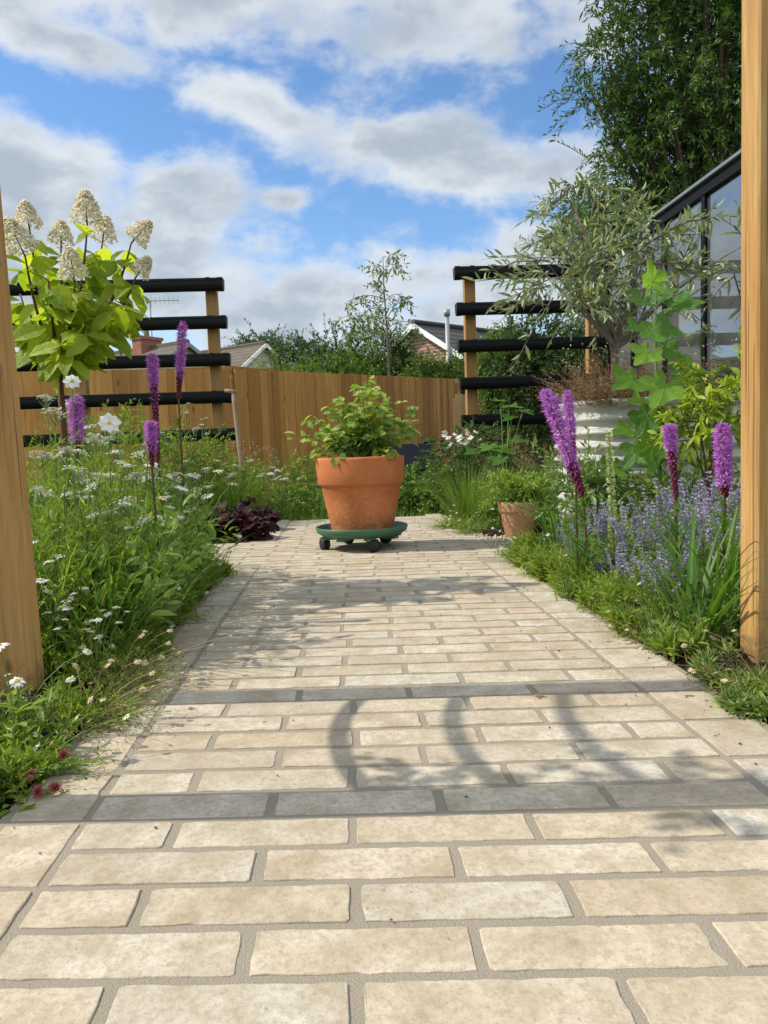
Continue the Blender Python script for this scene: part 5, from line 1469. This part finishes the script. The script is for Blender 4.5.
# a few shoots that stand out from the crown against the sky
sh_ = bpy.data.objects['tall_tree']
tw = MB(); lf = MB(); S = np.array([at(x, y, Yt) for x, y in ((600, 125, ), (615, 40), (612, 20), (590, 160), (610, 5), (572, 215))]) - b
lf.sprays(tw, S, np.array([(-.8, 0, .9), (-.9, -.2, 1), (-.6, 0, 1.3), (-.9, 0, .6), (-.5, 0, 1.2), (-.8, 0, .5)]), .75, 14, .13, .04, .1, .8, 0, .008)
tw.build('shoots', M['bark'], sh_); lf.build('shoot_leaves', M['lf_tree'], sh_)

HG = 'hedge shrubs behind the board fence'
for px, py, Y, w, h, mk, n, lab in (
    (262, 334, 42, 42, 34, 1, 260, 'small dark far tree above the grey bungalow roof'),
    (300, 338, 30, 50, 40, 1, 260, 'dark rounded tree between the bungalow gable and the hedge'),
    (285, 352, 17, 95, 45, 0, 420, 'bright green low hedge shrub at the left end of the hedge'),
    (335, 318, 18, 70, 70, 1, 460, 'taller dark hedge shrub left of the thin sapling'),
    (368, 312, 18.5, 60, 75, 0, 460, 'tall open hedge shrub right behind the thin sapling'),
    (398, 330, 17.5, 34, 60, 1, 330, 'narrow dark conifer-like shrub right of the thin sapling'),
    (430, 357, 17, 62, 38, 0, 400, 'yellow-green hedge shrub below the white gable boards of the brick bungalow'),
    (462, 356, 17, 40, 42, 0, 300, 'yellow-green hedge shrub beside the post of the right gutter screen'),
    (340, 350, 16.5, 80, 40, 0, 380, 'low bright hedge shrub in the middle of the hedge'),
    (230, 356, 44, 30, 16, 1, 160, 'far dark bush at the left gutter screen post')):
    px_tree('hedge_shrub', lab, 'shrub' if 'tree' not in lab else 'tree', px, py, Y, w, h * (1.0 if Y > 25 else 1.5), (M['lf_hedge'], M['lf_hedge_dark'])[mk], M['bark'], n, 14, .012 * Y ** .8 * .9, .005 * Y ** .8 * .9, HG, twigl=.028 * Y, tr=.06, limbs=12)
for px, py, Y, w, h, mk, n, lab in (
    (535, 278, 11.0, 95, 150, 1, 900, 'dense dark tree filling the gaps of the right gutter screen'),
    (590, 290, 10.5, 80, 140, 1, 700, 'dense dark tree between the right gutter screen and the greenhouse'),
    (500, 320, 11.5, 55, 90, 0, 420, 'lighter green tree just right of the left post of the right gutter screen'),
    (625, 178, 11.8, 140, 200, 0, 1000, 'dark shrubby tree standing behind the greenhouse end')):
    px_tree('screen_tree', lab, 'tree', px, py, Y, w, h * 1.25, (M['lf_hedge'], M['lf_hedge_dark'])[mk], M['bark'], n, 14, .085, .035, 'dark trees behind the right gutter screen', twigl=.34, tr=.09)
# thin sapling
q = at(389, 440, 16.5); q[2] = 0
sap = thing('sapling', 'thin young tree with sparse drooping leaves standing above the hedge in the middle', 'sapling', q)
st = MB(); lf = MB()
stem = np.array([q, at(389, 372, 16.5), at(387, 330, 16.5), at(384, 290, 16.5), at(383, 256, 16.5)]) - q
st.tube(stem, [.035, .03, .022, .014, .005], 7)
for y0, x1, y1 in ((300, 345, 303), (312, 352, 300), (300, 408, 300), (320, 410, 298), (325, 340, 318), (335, 350, 335), (330, 415, 325), (283, 400, 262), (272, 372, 270), (262, 398, 258), (345, 420, 335), (350, 360, 352), (310, 360, 318), (290, 375, 285)):
    a = at(386, y0, 16.5) - q; e = at(x1, y1, 16.5 + U(-.5, .5)) - q
    pts = bez(a, (a + e) / 2 + np.array((0, 0, .25)), e, 7); st.tube(pts, np.linspace(.010, .003, 7), 4, False)
    k = 7; ix = rng.integers(2, 7, k); ang = U(0, 6.28, k)
    lf.sprays(st, pts[ix], np.stack([np.cos(ang) * .8, np.sin(ang) * .5, U(-.8, .2, k)], 1), U(.2, .4, k), 9, .14, .055, .35, .9, 0, .003)
st.build('trunk', M['bark_grey'], sap); lf.build('crown', M['lf_olive'], sap)
# evergreen masses that close the view sideways, past the frame
for px, py, Y, w, h, lab in ((-60, 300, 16, 150, 150, 'dark tree behind the left fence, past the left arch post'), (60, 352, 40, 60, 30, 'far dark bush left of the bungalow chimney')):
    px_tree('border_tree', lab, 'tree', px, py, Y, w, h, M['lf_hedge_dark'], M['bark'], 500, 14, .11, .045, None, twigl=.4, tr=.1)

# ================================================================== GROUND COVER (nobody could count it)
def bed_cover(name, pts, hts, lean, nb, lmat, lab, cat='foliage'):
    mb = MB(); st = MB(); n = len(pts)
    a = U(0, 6.28, n)
    D = np.stack([np.cos(a) * .28 + lean[0], np.sin(a) * .28 + lean[1], np.ones(n)], 1)
    mb.sprays(st, np.c_[pts, np.zeros(n)], D, hts, 20, .036, .0062, .06, .85, 0, .0012, .5, .25)
    q_ = rng.permutation(n)[:n // 5]; a = U(0, 6.28, len(q_))
    mb.sprays(st, np.c_[pts[q_], np.zeros(len(q_))], np.stack([np.cos(a) * .5, np.sin(a) * .5, np.ones(len(q_))], 1), hts[q_] * .8, 10, .034, .017, .1, 1.0, 1, .0012, .8, .2)
    mb.merge(st)
    k = rng.integers(0, n, nb); 
    mb.blades(np.c_[pts[k] + rng.normal(size=(nb, 2)) * .02, np.zeros(nb)], U(0, 6.28, nb), U(.02, .45, nb), U(.1, 1.3, nb), hts[k] * U(.6, 1.1, nb), U(.003, .0075, nb), 4)
    return tag(mb.build(name, lmat), lab, cat, kind='stuff')
n = 5200
y = U(1.02, 3.22, n); x = -.515 + .035 * np.sin(y * 11) + .03 * np.sin(y * 27 + 1) - U(0, 1, n) ** 1.3 * 1.6; ok = (x > -.58 * y - .25); x, y = x[ok], y[ok]; d = -.495 - x
h = np.where(y < 1.64, .03 + .12 * np.clip(d / .4, 0, 1), .07 + .44 * np.clip((d - .03) / .30, 0, 1) ** .8) * U(.55, 1.1, len(x))
fld = np.sin(x * 9 + 1.3) * np.sin(y * 7.3 + .4) + .6 * np.sin(x * 21 + y * 17)
h *= 1 + .28 * np.clip(fld, -1, 1)
ok = (U(0, 1, len(x)) < .5 + .5 * fld) & ~((np.abs(x + .663) < .05) & (np.abs(y - 1.568) < .06)) & ~((y < 1.5) & (x < -.74))
bed_cover('bed_foliage', np.stack([x, y], 1)[ok], h[ok], (.02, 0), 3000, M['lf_bed'], 'feathery green foliage filling the left border')
n = 4600
y = U(1.1, 3.1, n); x = .735 + .03 * np.sin(y * 13) + .025 * np.sin(y * 31 + 2) + U(0, 1, n) ** 1.2 * 1.5; ok = (x < .62 * y + .3); x, y = x[ok], y[ok]; d = x - .715
h = np.where(y < 1.64, .02 + .05 * np.clip(d / .3, 0, 1), .06 + .22 * np.clip((d - .03) / .38, 0, 1)) * U(.5, 1.1, len(x))
ok = ~((np.abs(x - .897) < .06) & (np.abs(y - 1.562) < .08)) & ~((y < 1.56) & (x > .76) & (y > 1.40))
bed_cover('bed_foliage', np.stack([x, y], 1)[ok], h[ok], (-.10, 0), 4600, M['lf_catmint'], 'soft green foliage filling the right border')
n = 2600
x = U(-2.9, -.6, n); y = U(4.15, 7.2, n); d = -.58 - x
h = (.05 + .26 * np.clip((d - .25) / .7, 0, 1)) * U(.5, 1.2, n); ok = ~((x > -.95) & (y < 4.6))
bed_cover('bed_foliage', np.stack([x, y], 1)[ok], h[ok], (.05, 0), 2600, M['lf_bed'], 'loose green foliage of the border in front of the left gutter screen')
n = 2200
x = U(.75, 2.3, n); y = U(4.0, 6.4, n); h = (.05 + .25 * np.clip((x - .85) / .5, 0, 1)) * U(.5, 1.2, n); ok = ~((np.abs(x - PX) < PA + .05) & (np.abs(y - PY) < PB + .08)) & (x > .78 + .4 * np.exp(-((y - 3.9) / .25) ** 2))
bed_cover('bed_foliage', np.stack([x, y], 1)[ok], h[ok], (-.05, 0), 2400, M['lf_hedge'], 'green foliage below the right gutter screen')
n = 26000
mb = MB(); x = U(-2.6, 3.2, n); y = 5.34 + U(0, 1, n) ** 1.3 * 4.3
mb.blades(np.c_[x, y, np.full(n, -.03)], U(0, 6.28, n), U(0, .5, n), U(.2, 1, n), U(.04, .10, n), U(.004, .008, n), 2)
tag(mb.build('lawn_grass', M['lf_grass']), 'short green lawn grass past the end of the path', 'grass', kind='stuff')
# gravel round the small pot, and crumbs and petals fallen on the paving
mb = MB()
def pebbles(mb, P, r):
    n = len(P); o6 = np.array([(1, 0, 0), (0, 1, 0), (-1, 0, 0), (0, -1, 0), (0, 0, .7), (0, 0, -.7)])
    V = P[:, None] + o6[None] * r[:, None, None] * U(.6, 1.2, (n, 1, 3)); k = np.arange(n)[:, None] * 6
    mb.add(V.reshape(-1, 3), tris=np.concatenate([k + f for f in ([0, 1, 4], [1, 2, 4], [2, 3, 4], [3, 0, 4], [1, 0, 5], [2, 1, 5], [3, 2, 5], [0, 3, 5])]))
n = 1500; pebbles(mb, np.c_[U(.70, 1.15, n), U(3.5, 4.5, n), U(-.003, .008, n)], U(.004, .012, n))
tag(mb.build('gravel', M['render_wall'], smooth=True), 'pale gravel scattered round the small pot', 'gravel', kind='stuff')
mb = MB(); n = 130
sd_ = rng.integers(0, 2, n); x = np.where(sd_ == 0, -.47 + np.abs(rng.normal(size=n)) * .09, .69 - np.abs(rng.normal(size=n)) * .09); y = U(1.0, 3.2, n)
pebbles(mb, np.c_[x, y, np.full(n, .002)], U(.001, .0032, n))
n = 25; x = U(-.4, .6, n); y = U(.6, 3.4, n); pebbles(mb, np.c_[x, y, np.full(n, .002)], U(.001, .003, n))
tag(mb.build('fallen_crumbs', M['bark']), 'brown crumbs and fallen bits along both edges of the paving', 'debris', kind='stuff')
mb = MB(); a = U(0, 6.28, 5); lp = at(567, 699, 1.45); mb.leaves(np.repeat([[.367, 1.425, .004]], 5, 0), np.stack([np.cos(a), np.sin(a), U(.1, .5, 5)], 1), (0, 0, 1), .013, .008, 1)
tag(mb.build('dead_leaf', M['lf_dry']), 'single curled dead leaf lying on the paving by the far post shadow', 'leaf')
for me in []:
    if me.get('label') == 'x' or me.get('label') == '': print('UNLABELLED', me.name)
# climber on the near left post of the arch, out of the frame: its leaves dapple the near shadow band
clb = thing('climbing_rose', 'leafy climber on the near left post of the timber arch', 'climber', (-.66, 1.12, 0))
st = MB(); lf = MB(); st.tube([(0, -.06, 0), (.03, -.065, .5), (-.02, -.06, 1.0), (.02, -.05, 1.5)], [.008, .007, .005, .003], 6)
n = 34; zc = np.r_[U(.62, .85, 8), U(1.0, 1.75, 26)]; yy = U(-.08, .05, n)
lf.sprays(st, np.c_[np.zeros(n), yy, zc], np.stack([U(-.6, .6, n), U(-.2, 1.1, n), U(-.2, .6, n)], 1), U(.06, .16, n), 7, .05, .03, .2, .9, 1, .0015)
st.build('stems', M['stem_brown'], clb); lf.build('leaves', M['lf_hedge'], clb)
# low bright tufts right along both edges
n = 1300
y = U(1.62, 3.2, n); y = y[np.sin(y * 17) + .7 * np.sin(y * 41 + 1) + U(-1, 1.2, n) > -.1]; n = len(y); x = .705 + .02 * np.sin(y * 23) + np.abs(rng.normal(size=n)) * .09
bed_cover('edge_foliage', np.stack([x, y], 1), U(.025, .10, n) * (1 + .5 * np.sin(y * 29)), (-.2, 0), 500, M['lf_bed'], 'low bright green tufts along the right path edge')
for ob_ in bpy.data.objects:
    if ob_.get('label') in ('x', ''): print('UNLABELLED', ob_.name)
